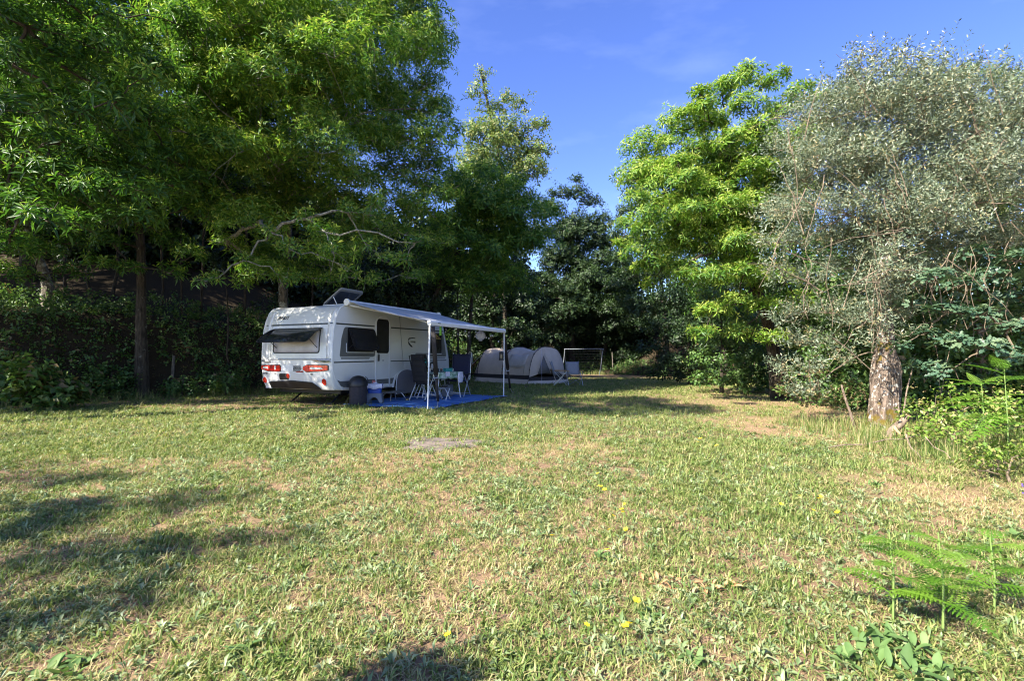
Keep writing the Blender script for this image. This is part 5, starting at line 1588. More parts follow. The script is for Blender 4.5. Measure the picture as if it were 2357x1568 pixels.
mb = MB(); mb.tube([(2.50 + .18 * t_, -.012, 2.32 - 1.4 * t_ - .02 * math.sin(6 * t_)) for t_ in np.linspace(0, 1, 12)], .006, 5); mb.build('cable', M['seam'], van)

# ------------------------------------------------------------------ awning
aw = empty('awning', CM @ Vector((.45, 0, 0)), CA, 'pale grey roll out awning fixed to the caravan roof on two thin white legs', 'awning')
AL, AE, AH = 3.92, 2.36, 1.915
MB().tube([(-.02, -.06, 2.47), (AL + .02, -.06, 2.47)], .055, 10).build('cassette', M['trim'], aw)
for u in (-.05, AL + .03):
    MB().tube([(u - .02, -.06, 2.47), (u + .03, -.06, 2.47)], .085, 14).build('end_cap', M['trim'], aw, bevel=.008)
def canv(a, b_):
    sag = -.085 * math.sin(math.pi * b_) * (.6 + .4 * math.sin(math.pi * a)) - .02 * math.sin(math.pi * a) * math.sin(math.pi * b_)
    return (AL * a, -.08 - (AE - .08) * b_, 2.49 + (AH + .05 - 2.49) * b_ + sag + .004 * math.sin(26 * b_ + 3 * a))
MB().grid(canv, 20, 16).build('canopy', M['awning'], aw, solid=.004)
mb = MB()
mb.prism([(-.045, -.055), (.04, -.055), (.055, -.02), (.045, .05), (-.02, .06), (-.05, .02)], lambda a, b_, t_: (t_, -AE + a, AH + b_), -.01, AL + .01)
fr = mb.build('front_rail', M['enamel'], aw, smooth=0, bevel=.006)
MB().box((.33, -AE - .052, AH + .005), (.10, .004, .018)).build('maker_plate', M['black'], fr)
for u, sgn in ((.0, 1), (AL, -1)):
    MB().tube([(u + .03 * sgn, -.07, 2.40), (u + (1.25) * sgn, -.95, 2.16)], .022, 6).build('spring_arm', M['trim'], aw)
    MB().tube([(u + (1.25) * sgn, -.95, 2.16), (u + .05 * sgn, -AE + .03, AH)], .020, 6).build('spring_arm', M['trim'], aw)
    MB().box((u + 1.25 * sgn, -.95, 2.16), (.07, .05, .05)).build('elbow', M['trim'], aw, bevel=.01)
for u, foot in ((.02, (-.12, -AE - .05, -.01)), (AL - .02, (AL - .05, -AE, -.01))):
    top = Vector((u, -AE, AH - .04)); ft = Vector(foot); mid = top.lerp(ft, .5)
    o = MB().tube([top, mid], .020, 8).build('support_leg', M['enamel'], aw)
    MB().tube([mid, ft], .0155, 8).build('lower_leg', M['enamel'], o)
    MB().box(ft + Vector((0, 0, .008)), (.09, .05, .016)).build('foot', M['enamel'], o, bevel=.004)
# storm straps
def strap(label, a, b_, peg, wd=.05):
    a, b_, peg = Vector(a), Vector(b_), Vector(peg)
    root = empty('storm_strap', a, 0, label, 'strap')
    sd = Vector((1, 0, 0))
    d = b_ - a
    mb = MB(); pts = [d * t_ for t_ in (0, .33, .64)]
    mb.add([q + sd * wd for q in pts] + [q - sd * wd for q in pts], [(0, 1, 4, 3), (1, 2, 5, 4)])
    mb.build('webbing', M['strap'], root, solid=.006)
    mb = MB(); pts = [d * .64, d]
    mb.add([q + sd * wd * .62 for q in pts] + [q - sd * wd * .62 for q in pts], [(0, 1, 3, 2)])
    mb.build('lower_webbing', M['strap'], root, solid=.005)
    MB().tube([d * .64 + Vector((-.06, -.02, .02)), d * .66 + Vector((-.05, -.02, -.03)), d * .66 + Vector((.05, -.02, -.02)), d * .64 + Vector((.06, -.02, .03))], .009, 6).build('buckle', M['alu'], root)
    MB().tube([d, peg - a], .010, 6).build('spring', M['alu'], root)
    MB().tube([peg - a + Vector((0, 0, .05)), peg - a - Vector((0, 0, .12))], .009, 6).build('peg', M['alu'], root)
pl = CM @ Vector((.47, -AE + .03, AH - .03))
strap('broad dark storm strap hanging by the near awning leg', at(996, 752, 10.75), at(1008, 925, 11.2), at(1006, 942, 10.75))
strap('broad dark storm strap stretched past the far awning leg', at(1159, 766, 14.25), at(1174, 894, 15.2), at(1181, 906, 15.5))

# ------------------------------------------------------------------ on the ground sheet
def mp(a, b_):
    u = .45 + 3.95 * a; v = -2.46 + 2.55 * b_
    q = cw(u, v)
    return (q.x, q.y, gzf(q.x, q.y) + .028 + .012 * math.sin(11 * a + 3 * b_) * math.sin(7 * b_) + .006 * math.sin(31 * a))
gm_ = MB().grid(mp, 40, 26).build('ground_sheet', M['blue'], None)
gm2 = bpy.data.materials.new('woven_groundsheet')
t, N, L, p_ = nodes_of(gm2)
co = N.new('ShaderNodeTexCoord'); mpn = N.new('ShaderNodeMapping'); mpn.inputs['Rotation'].default_value = (0, 0, -CA); mpn.inputs['Scale'].default_value = (1.2, 7, 1)
L.new(co.outputs['Object'], mpn.inputs['Vector'])
no = N.new('ShaderNodeTexNoise'); no.inputs['Scale'].default_value = 2.2; no.inputs['Detail'].default_value = 4
L.new(mpn.outputs[0], no.inputs['Vector'])
rp_ = N.new('ShaderNodeValToRGB')
for e, (ps, c) in zip([rp_.color_ramp.elements[0], rp_.color_ramp.elements[1], rp_.color_ramp.elements.new(.5), rp_.color_ramp.elements.new(.62)],
                      ((.32, (.010, .050, .22)), (.66, (.38, .40, .58)), (.45, (.016, .105, .42)), (.57, (.05, .20, .50)))):
    e.position = ps; e.color = (*c, 1)
L.new(no.outputs[0], rp_.inputs[0]); L.new(rp_.outputs[0], p_.inputs['Base Color']); p_.inputs['Roughness'].default_value = .6
gm_.data.materials.clear(); gm_.data.materials.append(gm2)
tag(gm_, 'blue woven ground sheet spread on the grass under the awning', 'ground sheet')

def place(name, label, cat, u, v, yaw, group=None, w=0.0):
    q = cw(u, v)
    return empty(name, (q.x, q.y, gzf(q.x, q.y) + .035 + w), yaw, label, cat, group)
# pop-up bin
b = place('waste_bin', 'dark fabric pop up bin with a domed lid beside the caravan skirt', 'bin', .55, -.30, 0)
MB().lathe((0, 0, 0), [(0, 0), (.19, 0), (.20, .02), (.197, .2), (.203, .35), (.198, .48), (.20, .50), (0, .5)], 24).build('body', M['bin'], b)
MB().lathe((0, 0, .47), [(.205, -.04), (.222, -.03), (.222, .03), (.205, .08), (.17, .145), (.11, .19), (.04, .21), (0, .213)], 24).build('lid', M['black'], b)
MB().tube([(.20, .05, .50), (.225, .03, .56), (.21, .0, .62), (.17, -.02, .66)], .008, 5).build('handle', M['bin'], b)
# step stool and the blue box on it
q = place('step_stool', 'grey plastic step stool with an arched opening standing next to the bin', 'stool', 1.03, -.40, CA + R(-60))
mb = MB()
outl = [(-.20, 0), (-.165, .22), (.165, .22), (.20, 0), (.135, 0)] + [(.115 * math.cos(R(15 * i)), .13 * math.sin(R(15 * i)) + .01) for i in range(1, 12)] + [(-.135, 0)]
mb.prism(outl, lambda a, b_, t_: (a, t_, b_), -.13, -.112); mb.prism(outl, lambda a, b_, t_: (a, t_, b_), .112, .13)
mb.build('side_panel', M['stool'], q, smooth=0)
MB().box((0, 0, .225), (.36, .28, .028)).build('top', M['stool'], q, bevel=.01)
for s_ in (-1, 1):
    MB().box((s_ * .182, 0, .11), (.016, .22, .215), (0, s_ * -.155, 0)).build('end_panel', M['stool'], q)
z0 = .035 + .24
bx = place('storage_box', 'bright blue plastic tub standing on the grey step stool', 'box', 1.03, -.40, CA + R(-60), w=.2405)
mb = MB()
def tubw(a, b_, t_): return (a * (1 + .10 * t_ / .2), b_ * (1 + .10 * t_ / .2), t_)
mb.prism(rrect(-.155, -.105, .155, .105, .03), tubw, 0, .2)
mb.build('tub', M['blue'], bx)
MB().ring(rrect(-.178, -.128, .178, .128, .035), rrect(-.16, -.11, .16, .11, .03), lambda a, b_, t_: (a, b_, t_), .19, .205).build('rim', M['blue'], bx)
tb = place('dish_cloth', 'crumpled pale cloth draped over the blue tub', 'cloth', 1.03, -.40, CA + R(-60), w=.4405)
def cl(a, b_):
    x, y = (a - .5) * .38, (b_ - .5) * .34
    over = max(0, abs(y) - .118)
    z = .022 + .018 * math.sin(9 * a + 4 * b_) * math.cos(8 * b_) - over * 2.2
    return (x, (y if over == 0 else math.copysign(.124 + .12 * over, y)) * (1.12), z)
MB().grid(cl, 14, 14).build('cloth', M['tissue'], tb, solid=.004)
pk = place('snack_packet', 'small red and white packet on the cloth on the blue tub', 'packet', 1.03, -.40, CA + R(-60), w=.478)
MB().box((-.03, .0, .035), (.075, .05, .07), (.2, .15, .3)).build('packet', M['pink'], pk, bevel=.008)
MB().box((.0, -.01, .012), (.09, .06, .022), (0, .1, .5)).build('wrapper', M['tissue'], pk, bevel=.006)
# entrance step
q = place('entrance_step', 'low entrance step with bent metal legs below the caravan door', 'step', 1.82, -.34, CA)
MB().box((0, 0, .205), (.62, .30, .03)).build('tread', M['graphic'], q, bevel=.008)
for s_ in (-1, 1):
    MB().tube([(s_ * .33, -.17, .0), (s_ * .24, -.12, .14), (s_ * .20, -.08, .19), (s_ * .20, .08, .19), (s_ * .24, .12, .14), (s_ * .33, .17, 0)], .012, 7).build('leg', M['alu'], q)
# wheel cover
q = empty('wheel_cover', CM @ Vector((2.74, -.045, .0)), CA, 'grey fabric cover with an arched top hanging over the caravan wheel', 'cover')
ar = [(-.42, .14), (-.43, .35), (-.40, .55)] + [(.40 * math.cos(R(165 - 15 * i)), .55 + .25 * math.sin(R(165 - 15 * i))) for i in range(0, 11)] + [(.40, .55), (.43, .35), (.42, .14)]
MB().prism(ar, lambda a, b_, t_: (a, t_ - .05 * (1 - (a / .45) ** 2), b_), -.02, .0).build('panel', M['coverfab'], q)
mb = MB(); mb.tube([(a - (.01 if a < 0 else -.01), -.02, b_ + .006) for a, b_ in ar], .012, 6); mb.build('piping', M['trim'], q)

def recliner(label, u, v, yaw, group):
    q = place('recliner', label, 'camping chair', u, v, yaw, group)
    def pad(name, pts, wdt, th, m='chairfab'):
        """Upholstery strip along a side profile (x, z), rounded across."""
        mb = MB()
        prof_ = []
        for i in range(len(pts) - 1):
            for k in range(4):
                prof_.append(Vector((pts[i][0] + (pts[i + 1][0] - pts[i][0]) * k / 4, 0, pts[i][1] + (pts[i + 1][1] - pts[i][1]) * k / 4)))
        prof_.append(Vector((pts[-1][0], 0, pts[-1][1])))
        nn = len(prof_) - 1
        def fn(a, b_):
            i = min(nn - 1, int(b_ * nn)); f_ = b_ * nn - i
            p0 = prof_[i].lerp(prof_[i + 1], f_)
            puff = .012 * abs(math.sin(b_ * math.pi * 4))
            hw = wdt / 2 * (1 if .06 < b_ < .94 else .9)
            return (p0.x - puff, (a - .5) * 2 * hw, p0.z + puff * .2)
        mb.grid(fn, 6, nn * 2)
        return mb.build(name, M[m], q, solid=th)
    pad('seat', [(.24, .47), (.0, .45), (-.19, .46)], .46, .05)
    pad('backrest', [(-.20, .46), (-.27, .70), (-.36, 1.0)], .47, .05)
    pad('headrest', [(-.345, .97), (-.40, 1.19)], .40, .07)
    for s_ in (-1, 1):
        y = s_ * .275
        MB().tube([(-.04, y, .63), (.33, y * 1.04, .0)], .0145, 8).build('leg', M['alu'], q)
        MB().tube([(-.0, y * .94, .63), (-.36, y * .98, .0)], .0145, 8).build('leg', M['alu'], q)
        MB().tube([(-.20, y * .9, .44), (-.40, y * .88, 1.17)], .013, 7).build('back_frame', M['black'], q)
        MB().box((.03, y, .655), (.46, .05, .028)).build('armrest', M['black'], q, bevel=.012)
        for x in (.33, -.36):
            MB().box((x, y * 1.03, .012), (.05, .035, .03)).build('rubber_foot', M['black'], q, bevel=.006)
    MB().tube([(.29, -.28, .08), (.29, .28, .08)], .011, 6).build('cross_tube', M['alu'], q)
    MB().tube([(-.31, -.27, .09), (-.31, .27, .09)], .011, 6).build('cross_tube', M['alu'], q)
    return q
RG = 'reclining camp chairs under the awning'
recliner('black padded recliner with white crossed legs right of the wheel cover', 2.34, -1.02, math.atan2(.78, .62) + .10, RG)
recliner('black padded recliner standing behind the cloth covered table', 3.30, -.50, math.atan2(.62, .72) + .2, RG)

q = place('folding_chair', 'high backed navy blue folding chair at the far side of the cloth covered table', 'camping chair', 3.56, -1.27, math.atan2(-.97, -.25))
def navy(a, b_):
    return (-.24 - .09 * b_ - .02 * math.sin(math.pi * a), (a - .5) * .56, .50 + .70 * b_)
MB().grid(navy, 8, 8).build('backrest', M['navy'], q, solid=.03)
MB().grid(lambda a, b_: (-.22 + .46 * b_, (a - .5) * .5, .46 + .02 * b_ - .02 * math.sin(math.pi * a)), 6, 4).build('seat', M['navy'], q, solid=.035)
for s_ in (-1, 1):
    y = s_ * .28
    MB().tube([(-.22, y, .46), (-.345, y, 1.23)], .013, 7).build('back_frame', M['alu'], q)
    MB().tube([(.22, y, .60), (-.30, y, .0)], .0135, 7).build('leg', M['alu'], q)
    MB().tube([(-.20, y * .95, .60), (.30, y, .0)], .0135, 7).build('leg', M['alu'], q)
    MB().box((.0, y, .635), (.46, .045, .025)).build('armrest', M['black'], q, bevel=.01)
MB().tube([(.25, -.28, .07), (.25, .28, .07)], .011, 6).build('cross_tube', M['alu'], q)
MB().tube([(-.24, -.28, .07), (-.24, .28, .07)], .011, 6).build('cross_tube', M['alu'], q)
tq = empty('shoulder_bag', q.matrix_basis @ Vector((-.36, .24, 1.20)), q.rotation_euler.z, 'small patterned bag hanging from the corner of the navy chair', 'bag')
MB().grid(lambda a, b_: (-.035 * math.sin(math.pi * a) - .02, (a - .5) * .14, -.30 * b_ + .02), 4, 6).build('pouch', M['stool'], tq, solid=.03)
MB().tube([(-.03, -.05, 0), (.0, -.04, .045), (.03, .0, .05), (.0, .04, .045), (-.03, .05, 0)], .008, 5).build('strap', M['tissue'], tq)

# big table with a printed cloth
TY = CA + R(-14)
TQ = (2.90, -1.14)
q = place('camping_table', 'folding camping table with white legs carrying the leaf print cloth', 'table', *TQ, TY)
MB().box((0, 0, .70), (.98, .62, .025)).build('tabletop', M['midgrey'], q, bevel=.006)
for sx in (-1, 1):
    for sy in (-1, 1):
        MB().tube([(sx * .34, sy * .26, .69), (sx * .44, sy * .29, 0)], .014, 8).build('leg', M['enamel'], q)
    MB().tube([(sx * .425, -.285, .12), (sx * .425, .285, .12)], .012, 6).build('cross_tube', M['enamel'], q)
clm = bpy.data.materials.new('leaf_print_cloth')
t, N, L, p_ = nodes_of(clm)
co = N.new('ShaderNodeTexCoord'); no = N.new('ShaderNodeTexNoise'); no.inputs['Scale'].default_value = 9; no.inputs['Detail'].default_value = 2; no.inputs['Distortion'].default_value = 1.5
L.new(co.outputs['Object'], no.inputs['Vector'])
rp_ = N.new('ShaderNodeValToRGB')
for e, (ps, c) in zip([rp_.color_ramp.elements[0], rp_.color_ramp.elements[1], rp_.color_ramp.elements.new(.5)], ((.40, (.14, .26, .16)), (.62, (.60, .66, .66)), (.5, (.32, .45, .36)))):
    e.position = ps; e.color = (*c, 1)
L.new(no.outputs[0], rp_.inputs[0]); L.new(rp_.outputs[0], p_.inputs['Base Color']); p_.inputs['Roughness'].default_value = .7
M['print'] = clm
tc_ = place('tablecloth', 'green and white leaf print cloth hanging over the edge of the camping table', 'tablecloth', *TQ, TY)
def tcl(a, b_):
    x, y = (a - .5) * 1.36, (b_ - .5) * 1.00
    ox, oy = max(0, abs(x) - .50), max(0, abs(y) - .32)
    z = .7175 - (ox * ox + oy * oy) ** .5 * .97
    X = x if ox == 0 else math.copysign(.505 + .12 * ox + .012 * math.sin(18 * y), x)
    Y = y if oy == 0 else math.copysign(.325 + .12 * oy + .012 * math.sin(18 * x), y)
    return (X, Y, z)
MB().grid(tcl, 40, 30).build('cloth', M['print'], tc_, solid=.003)
def on_table(name, label, cat, x, y, group=None, top=.722, tq=TQ, ty=TY):
    o = place(name, label, cat, *tq, ty, group)
    base = o.location.copy()
    o.location = base + Matrix.Rotation(ty, 3, 'Z') @ Vector((x, y, top))
    return o
o = on_table('food_tub', 'turquoise plastic tub on the printed tablecloth', 'tub', .12, -.12)
MB().prism(rrect(-.12, -.07, .12, .07, .03), lambda a, b_, t_: (a * (1 + t_), b_ * (1 + t_), t_), 0, .085).build('tub', M['teal'], o)
MB().ring(rrect(-.138, -.085, .138, .085, .035), rrect(-.12, -.07, .12, .07, .03), lambda a, b_, t_: (a, b_, t_), .08, .09).build('rim', M['teal'], o)
o = on_table('spoon_rest', 'white cup lying beside the turquoise tub', 'cup', .33, -.08)
MB().lathe((0, 0, 0), [(0, 0), (.03, 0), (.04, .07), (.036, .07), (.028, .006), (0, .006)], 14).build('bowl', M['enamel'], o)
for k, (x, y, rr, hh, lab) in enumerate(((-.34, -.05, .028, .09, 'dark jar at the left end of the row on the printed tablecloth'), (-.26, -.08, .030, .08, 'second dark jar from the left on the printed tablecloth'),
                                         (-.18, -.04, .028, .085, 'third dark jar from the left on the printed tablecloth'), (-.10, -.09, .030, .08, 'dark jar next to the turquoise tub'))):
    o = on_table('jar', lab, 'jar', x, y, 'jars on the table')
    MB().lathe((0, 0, 0), [(0, 0), (rr, 0), (rr, hh * .8), (rr * .8, hh * .88), (0, hh * .88)], 12).build('glass', M['black'], o)
    MB().lathe((0, 0, hh * .86), [(rr * .85, 0), (rr * .85, hh * .16), (0, hh * .16)], 12).build('lid', M['darkred'] if k % 2 else M['strap'], o)
o = on_table('beaker', 'white beaker at the caravan end of the printed tablecloth', 'cup', -.43, .02)
MB().lathe((0, 0, 0), [(0, 0), (.03, 0), (.036, .10), (.032, .10), (.026, .006), (0, .006)], 14).build('bowl', M['enamel'], o)
o = on_table('paper_sheet', 'white printed sheet tucked over the front edge of the table', 'paper', -.12, -.345, top=.66)
MB().box((0, -.012, 0), (.16, .003, .13)).build('sheet', M['tissue'], o)
o = on_table('tea_towel', 'pale blue tea towel hanging over the table corner', 'towel', .36, -.36, top=.60)
MB().grid(lambda a, b_: ((a - .5) * .26 * (1 - .75 * abs(b_ - .45)), -.02 - .015 * math.sin(5 * a), .11 - .30 * b_), 6, 6).build('cloth', M['tissue'], o, solid=.004)

# small side table with fan
SQ, SY = (2.62, -.86), CA + R(-10)
q = place('side_table', 'small white side table behind the first recliner', 'table', *SQ, SY)
MB().box((0, 0, .70), (.42, .40, .025)).build('tabletop', M['enamel'], q, bevel=.008)
for s_ in (-1, 1):
    MB().tube([(-.16, s_ * .16, .69), (.20, s_ * .18, 0)], .012, 7).build('leg', M['enamel'], q)
    MB().tube([(.16, s_ * .17, .69), (-.20, s_ * .19, 0)], .012, 7).build('leg', M['enamel'], q)
o = on_table('table_fan', 'dark green round table fan on the small side table', 'fan', -.10, .06, top=.713, tq=SQ, ty=SY)
MB().lathe((0, 0, 0), [(0, 0), (.06, 0), (.055, .02), (.012, .03), (.010, .16), (0, .16)], 14).build('stand', M['darkgreen'], o)
mb = MB(); mb.tube([(.11 * math.cos(2 * math.pi * i / 20), -.03, .25 + .11 * math.sin(2 * math.pi * i / 20)) for i in range(21)], .010, 6)
mb.tube([(.075 * math.cos(2 * math.pi * i / 20), -.045, .25 + .075 * math.sin(2 * math.pi * i / 20)) for i in range(21)], .004, 5)
mb.build('guard', M['darkgreen'], o)
for k in range(4):
    a = k * math.pi / 2 + .3
    MB().box((.05 * math.cos(a), -.03, .25 + .05 * math.sin(a)), (.075, .004, .04), (0, -a, 0)).build('blade', M['teal'], o)
o = on_table('camping_lamp', 'black ring shaped lamp with a pale face beside the fan', 'lamp', .10, -.08, top=.713, tq=SQ, ty=SY)
MB().box((0, 0, .015), (.12, .09, .03)).build('foot', M['black'], o, bevel=.008)
mb = MB(); mb.tube([(.085 * math.cos(2 * math.pi * i / 20), 0, .145 + .115 * math.sin(2 * math.pi * i / 20)) for i in range(21)], .022, 7); mb.build('ring', M['black'], o)
MB().lathe((0, 0, 0), [(0, -.012), (.05, -.012), (.05, .012), (0, .012)], 16).build('face', M['paper'], o).matrix_local = Matrix.Translation((0, -.01, .145)) @ Matrix.Rotation(R(90), 4, 'X')
# folding step between the chairs
q = place('folding_stool', 'small pale folding foot stool on the ground sheet between the chairs', 'stool', 2.55, -1.42, CA + R(10))
MB().box((0, 0, .30), (.36, .26, .03)).build('seat', M['stool'], q, bevel=.008)
for s_ in (-1, 1):
    MB().tube([(-.15, s_ * .11, .29), (.17, s_ * .12, .0)], .013, 7).build('leg', M['enamel'], q)
    MB().tube([(.15, s_ * .12, .29), (-.17, s_ * .13, .0)], .013, 7).build('leg', M['enamel'], q)
MB().box((.02, -.02, .335), (.2, .15, .03), (0, 0, .3)).build('cushion', M['chairfab'], q, bevel=.01)
q = place('water_canister', 'grey canister under the printed tablecloth', 'canister', 3.35, -1.05, CA)
MB().box((0, 0, .17), (.30, .22, .34)).build('body', M['stool'], q, bevel=.03)
MB().tube([(-.08, 0, .34), (-.06, 0, .40), (.06, 0, .40), (.08, 0, .34)], .012, 6).build('handle', M['black'], q)
q = place('sandal', 'worn tan sandal on the ground sheet below the entrance step', 'sandal', 2.08, -.62, CA + .4)
MB().prism([(-.12, -.035), (-.02, -.04), (.10, -.045), (.13, 0), (.10, .045), (-.02, .035), (-.12, .035)], lambda a, b_, t_: (a, b_, t_), 0, .025).build('sole', M['card'], q, bevel=.006)
MB().tube([(.04, -.045, .02), (.04, -.03, .06), (.04, .03, .06), (.04, .045, .02)], .012, 5).build('band', M['strap'], q)

# things hanging below the awning
def hang(name, label, cat, p, rz=0.0): return empty(name, p, rz, label, cat)
p = at(1106, 773, 14.0)
q = hang('paper_lantern', 'round white paper lantern hanging from the awning rail', 'lantern', p)
mb = MB()
prof_ = []
for i in range(25):
    ph = math.pi * (.10 + .80 * i / 24)
    prof_.append((.142 * math.sin(ph) * (1 + .012 * math.cos(24 * ph)), .135 * math.cos(ph)))
mb.lathe((0, 0, 0), prof_, 24); mb.build('globe', M['paper'], q)
for nd in M['paper'].node_tree.nodes:
    if nd.type == 'MIX_RGB': nd.inputs['Color2'].default_value = (1, 1, 1.05, 1)
MB().lathe((0, 0, 0), [(.05, -.15), (.052, -.128)], 14).build('lower_ring', M['paper'], q)
MB().lathe((0, 0, 0), [(.05, .15), (.052, .128)], 14).build('upper_ring', M['paper'], q)
MB().tube([(0, 0, .14), (0, 0, .175), (0, .02, .26)], .002, 4).build('cord', M['black'], q)
p = at(1154, 819, 14.05)
q = hang('camping_lantern', 'dark camping lantern hanging on the far awning leg', 'lantern', p)
MB().lathe((0, 0, 0), [(0, -.13), (.07, -.13), (.072, -.10), (.06, -.095), (.06, .07), (.072, .075), (.06, .11), (.0, .12)], 16).build('body', M['black'], q)
MB().box((0, -.062, -.02), (.05, .01, .10)).build('lens', M['glass'], q)
MB().tube([(-.05, 0, .10), (-.045, 0, .18), (0, 0, .22), (.045, 0, .18), (.05, 0, .10)], .006, 5).build('bail', M['tissue'], q)
p = at(1014, 760, 12.7)
q = hang('fly_trap', 'lime green tube hanging in front of the caravan window', 'fly trap', p)
MB().lathe((0, 0, 0), [(0, -.14), (.028, -.14), (.03, -.13), (.03, .09), (0, .09)], 14).build('tube', M['greenp'], q)
MB().lathe((0, 0, 0), [(.034, .085), (.036, .11), (.022, .13), (0, .132)], 14).build('cap', M['black'], q)
MB().tube([(0, 0, .13), (.0, .0, .21)], .002, 4).build('cord', M['black'], q)
p = at(1001, 772, 12.9)
q = hang('drying_rack', 'small slatted drying rack hanging under the awning', 'rack', p, CA)
for i in range(5):
    MB().box((.02 * (i - 2), -.02 * (i - 2), .05 - .035 * i), (.24 + .03 * i, .02, .022)).build('slat', M['card'], q, bevel=.003)
MB().tube([(0, 0, .06), (0, .0, .32)], .003, 4).build('cord', M['black'], q)
q = hang('cable', 'thin cable drooping along the awning in front of the caravan wall', 'cable', CM @ Vector((2.3, -.9, 0)), CA)
MB().tube([(.15 + 1.3 * t_, -.2 * t_, 2.12 - .30 * math.sin(math.pi * t_ ** .8) - .1 * t_) for t_ in np.linspace(0, 1, 14)] + [(1.52 + .05 * math.cos(a), -.22, 1.88 + .12 * math.sin(a)) for a in np.linspace(1.5, 7.5, 10)], .006, 5).build('wire', M['seam'], q)
q = empty('string_light', at(1046, 790, 14.2), 0, 'string of small white bulbs strung below the awning toward the tent', 'string light')
bs = [(460, 208), (365, 240), (505, 240), (355, 280), (675, 275), (735, 290), (848, 285), (550, 320), (655, 330), (730, 350), (458, 372), (835, 360), (1090, 345), (1120, 345), (1060, 390), (1015, 375), (1215, 440)]
o0 = q.location
bulb_me = None
pts = []
for k, (zx, zy) in enumerate(bs):
    p = at((1400 + zx / 4.9) / 1.4362, (1040 + zy / 4.9) / 1.4362, 14.5 + .9 * ((k * 7) % 5) / 5) - o0
    if bulb_me is None:
        o = MB().ell((0, 0, 0), (.021, .021, .025), 10, 7).build('bulb', M['bulb'], q); bulb_me = o.data
    else:
        o = bpy.data.objects.new('bulb', bulb_me); link(o, q)
    o.location = p
    pts.append(p)
srt = sorted(pts, key=lambda a: a.x)
MB().tube([a + Vector((0, 0, .03)) for a in srt], .003, 4).build('wire', M['black'], q)

# ------------------------------------------------------------------ tent
ta = Vector((.667, -.745, 0)); tp_ = Vector((.745, .667, 0))
T0 = Vector((.71, 20.2, 0)); T0.z = gzf(T0.x, T0.y)
tent = empty('tunnel_tent', T0, math.atan2(ta.y, ta.x), 'beige tunnel tent with three hoops and a dark band round its foot', 'tent')
# local: x along the tunnel (0 = front hoop, negative to the back), y across (positive = away from the camera), z up
TW, TH = 2.2, 1.56
hoops = [0, -1.75, -3.5]
def arch(th):
    """Across position and height on a hoop, th 0..1 from the near foot to the far foot."""
    a = math.pi * (1 - th)
    y = .5 + .5 * math.copysign(abs(math.cos(a)) ** .80, math.cos(a))
    z = abs(math.sin(a)) ** .82
    return y, z
def skin(x, th, t_=0.0):
    y, z = arch(th)
    if x > -3.5:
        f_ = (x % -1.75) / -1.75 if x < 0 else 0
        s_ = 1 - .105 * math.sin(math.pi * f_) ** 1.2 * z
        k = 1.0 + .0 * x
    else:
        q_ = (-3.5 - x) / 1.0
        s_ = max(0.02, 1 - .93 * q_ ** 1.25); k = 1 - .35 * q_
    wr = (.016 * math.sin(13 * x + 11 * th) + .010 * math.sin(29 * x - 17 * th + 2)) * math.sin(math.pi * th) + .010 * math.sin(31 * th + 6 * x)
    return Vector((x, TW * (.5 + (y - .5) * k), (TH + .02) * z * s_ + wr + t_ * .0))
NT = 40
mb = MB()
xs = np.concatenate([np.linspace(-4.45, -3.5, 8), np.linspace(-3.5, 0, 36)[1:]])
thl = [.0] + [.055 + .89 * j / NT for j in range(NT + 1)] + [1.0]
vsx = [[skin(x, th) for th in thl] for x in xs]
def rows(a, b_):
    vs = [vsx[i][j] for i in range(len(xs)) for j in range(a, b_ + 1)]
    w = b_ - a + 1
    return vs, [(i * w + j, i * w + j + 1, (i + 1) * w + j + 1, (i + 1) * w + j) for i in range(len(xs) - 1) for j in range(w - 1)]
vs, fs = rows(1, len(thl) - 2)
MB().add(vs, fs).build('flysheet', M['tentfab'], tent, smooth=60)
# foot: dark band and pale mud flap along both sides
def foot_strip(th0, z0, z1, out0, out1, m, name):
    mb = MB()
    for th in (0, 1):
        sg = -1 if th == 0 else 1
        P0, P1 = [], []
        for x in xs:
            b_ = skin(x, .045 if th == 0 else .955)
            P0.append(Vector((x, b_.y + sg * out0, z0))); P1.append(Vector((x, b_.y + sg * out1, z1)))
        n_ = len(P0)
        mb.add(P0 + P1, [(i, i + 1, n_ + i + 1, n_ + i) for i in range(n_ - 1)])
    return mb.build(name, M[m], tent)
foot_strip(.0, .37, .20, .004, .045, 'tentdark', 'foot_band')
foot_strip(.0, .20, .01, .048, .16, 'tentfab', 'mud_flap')
# front end: bulging door wall with a half open triangular door
mb = MB()
def front(th, q_):
    """q_ 0 at the hoop, 1 in the middle of the wall."""
    b_ = skin(0, th); c = Vector((.0, TW * .5, TH * .42))
    p = b_.lerp(c, q_)
    return p + Vector((.30 * math.sin(math.pi / 2 * q_) * (1 - .35 * (p.z / TH)), 0, 0))
mb.grid(lambda a, b_: front(.04 + .92 * a, b_), 30, 8)
mb.build('front_wall', M['tentfab'], tent, smooth=60)
fb = MB(); fb.add([(.02, -.03, .30), (.24, TW * .5, .30), (.02, TW + .03, .30), (.05, -.08, .15), (.28, TW * .5, .15), (.05, TW + .08, .15)], [(0, 1, 4, 3), (1, 2, 5, 4)]); fb.build('front_band', M['tentdark'], tent)
fb = MB(); fb.add([(.055, -.09, .15), (.285, TW * .5, .15), (.055, TW + .09, .15), (.09, -.18, .01), (.40, TW * .5, .01), (.09, TW + .2, .01)], [(0, 1, 4, 3), (1, 2, 5, 4)]); fb.build('front_flap', M['tentfab'], tent)
def fpt(y, z, o_):
    q_ = 1 - abs(y / TW - .5) * 1.7
    return Vector((.30 * math.sin(math.pi / 2 * max(0, q_)) * (1 - .35 * z / TH) + o_, y, z))
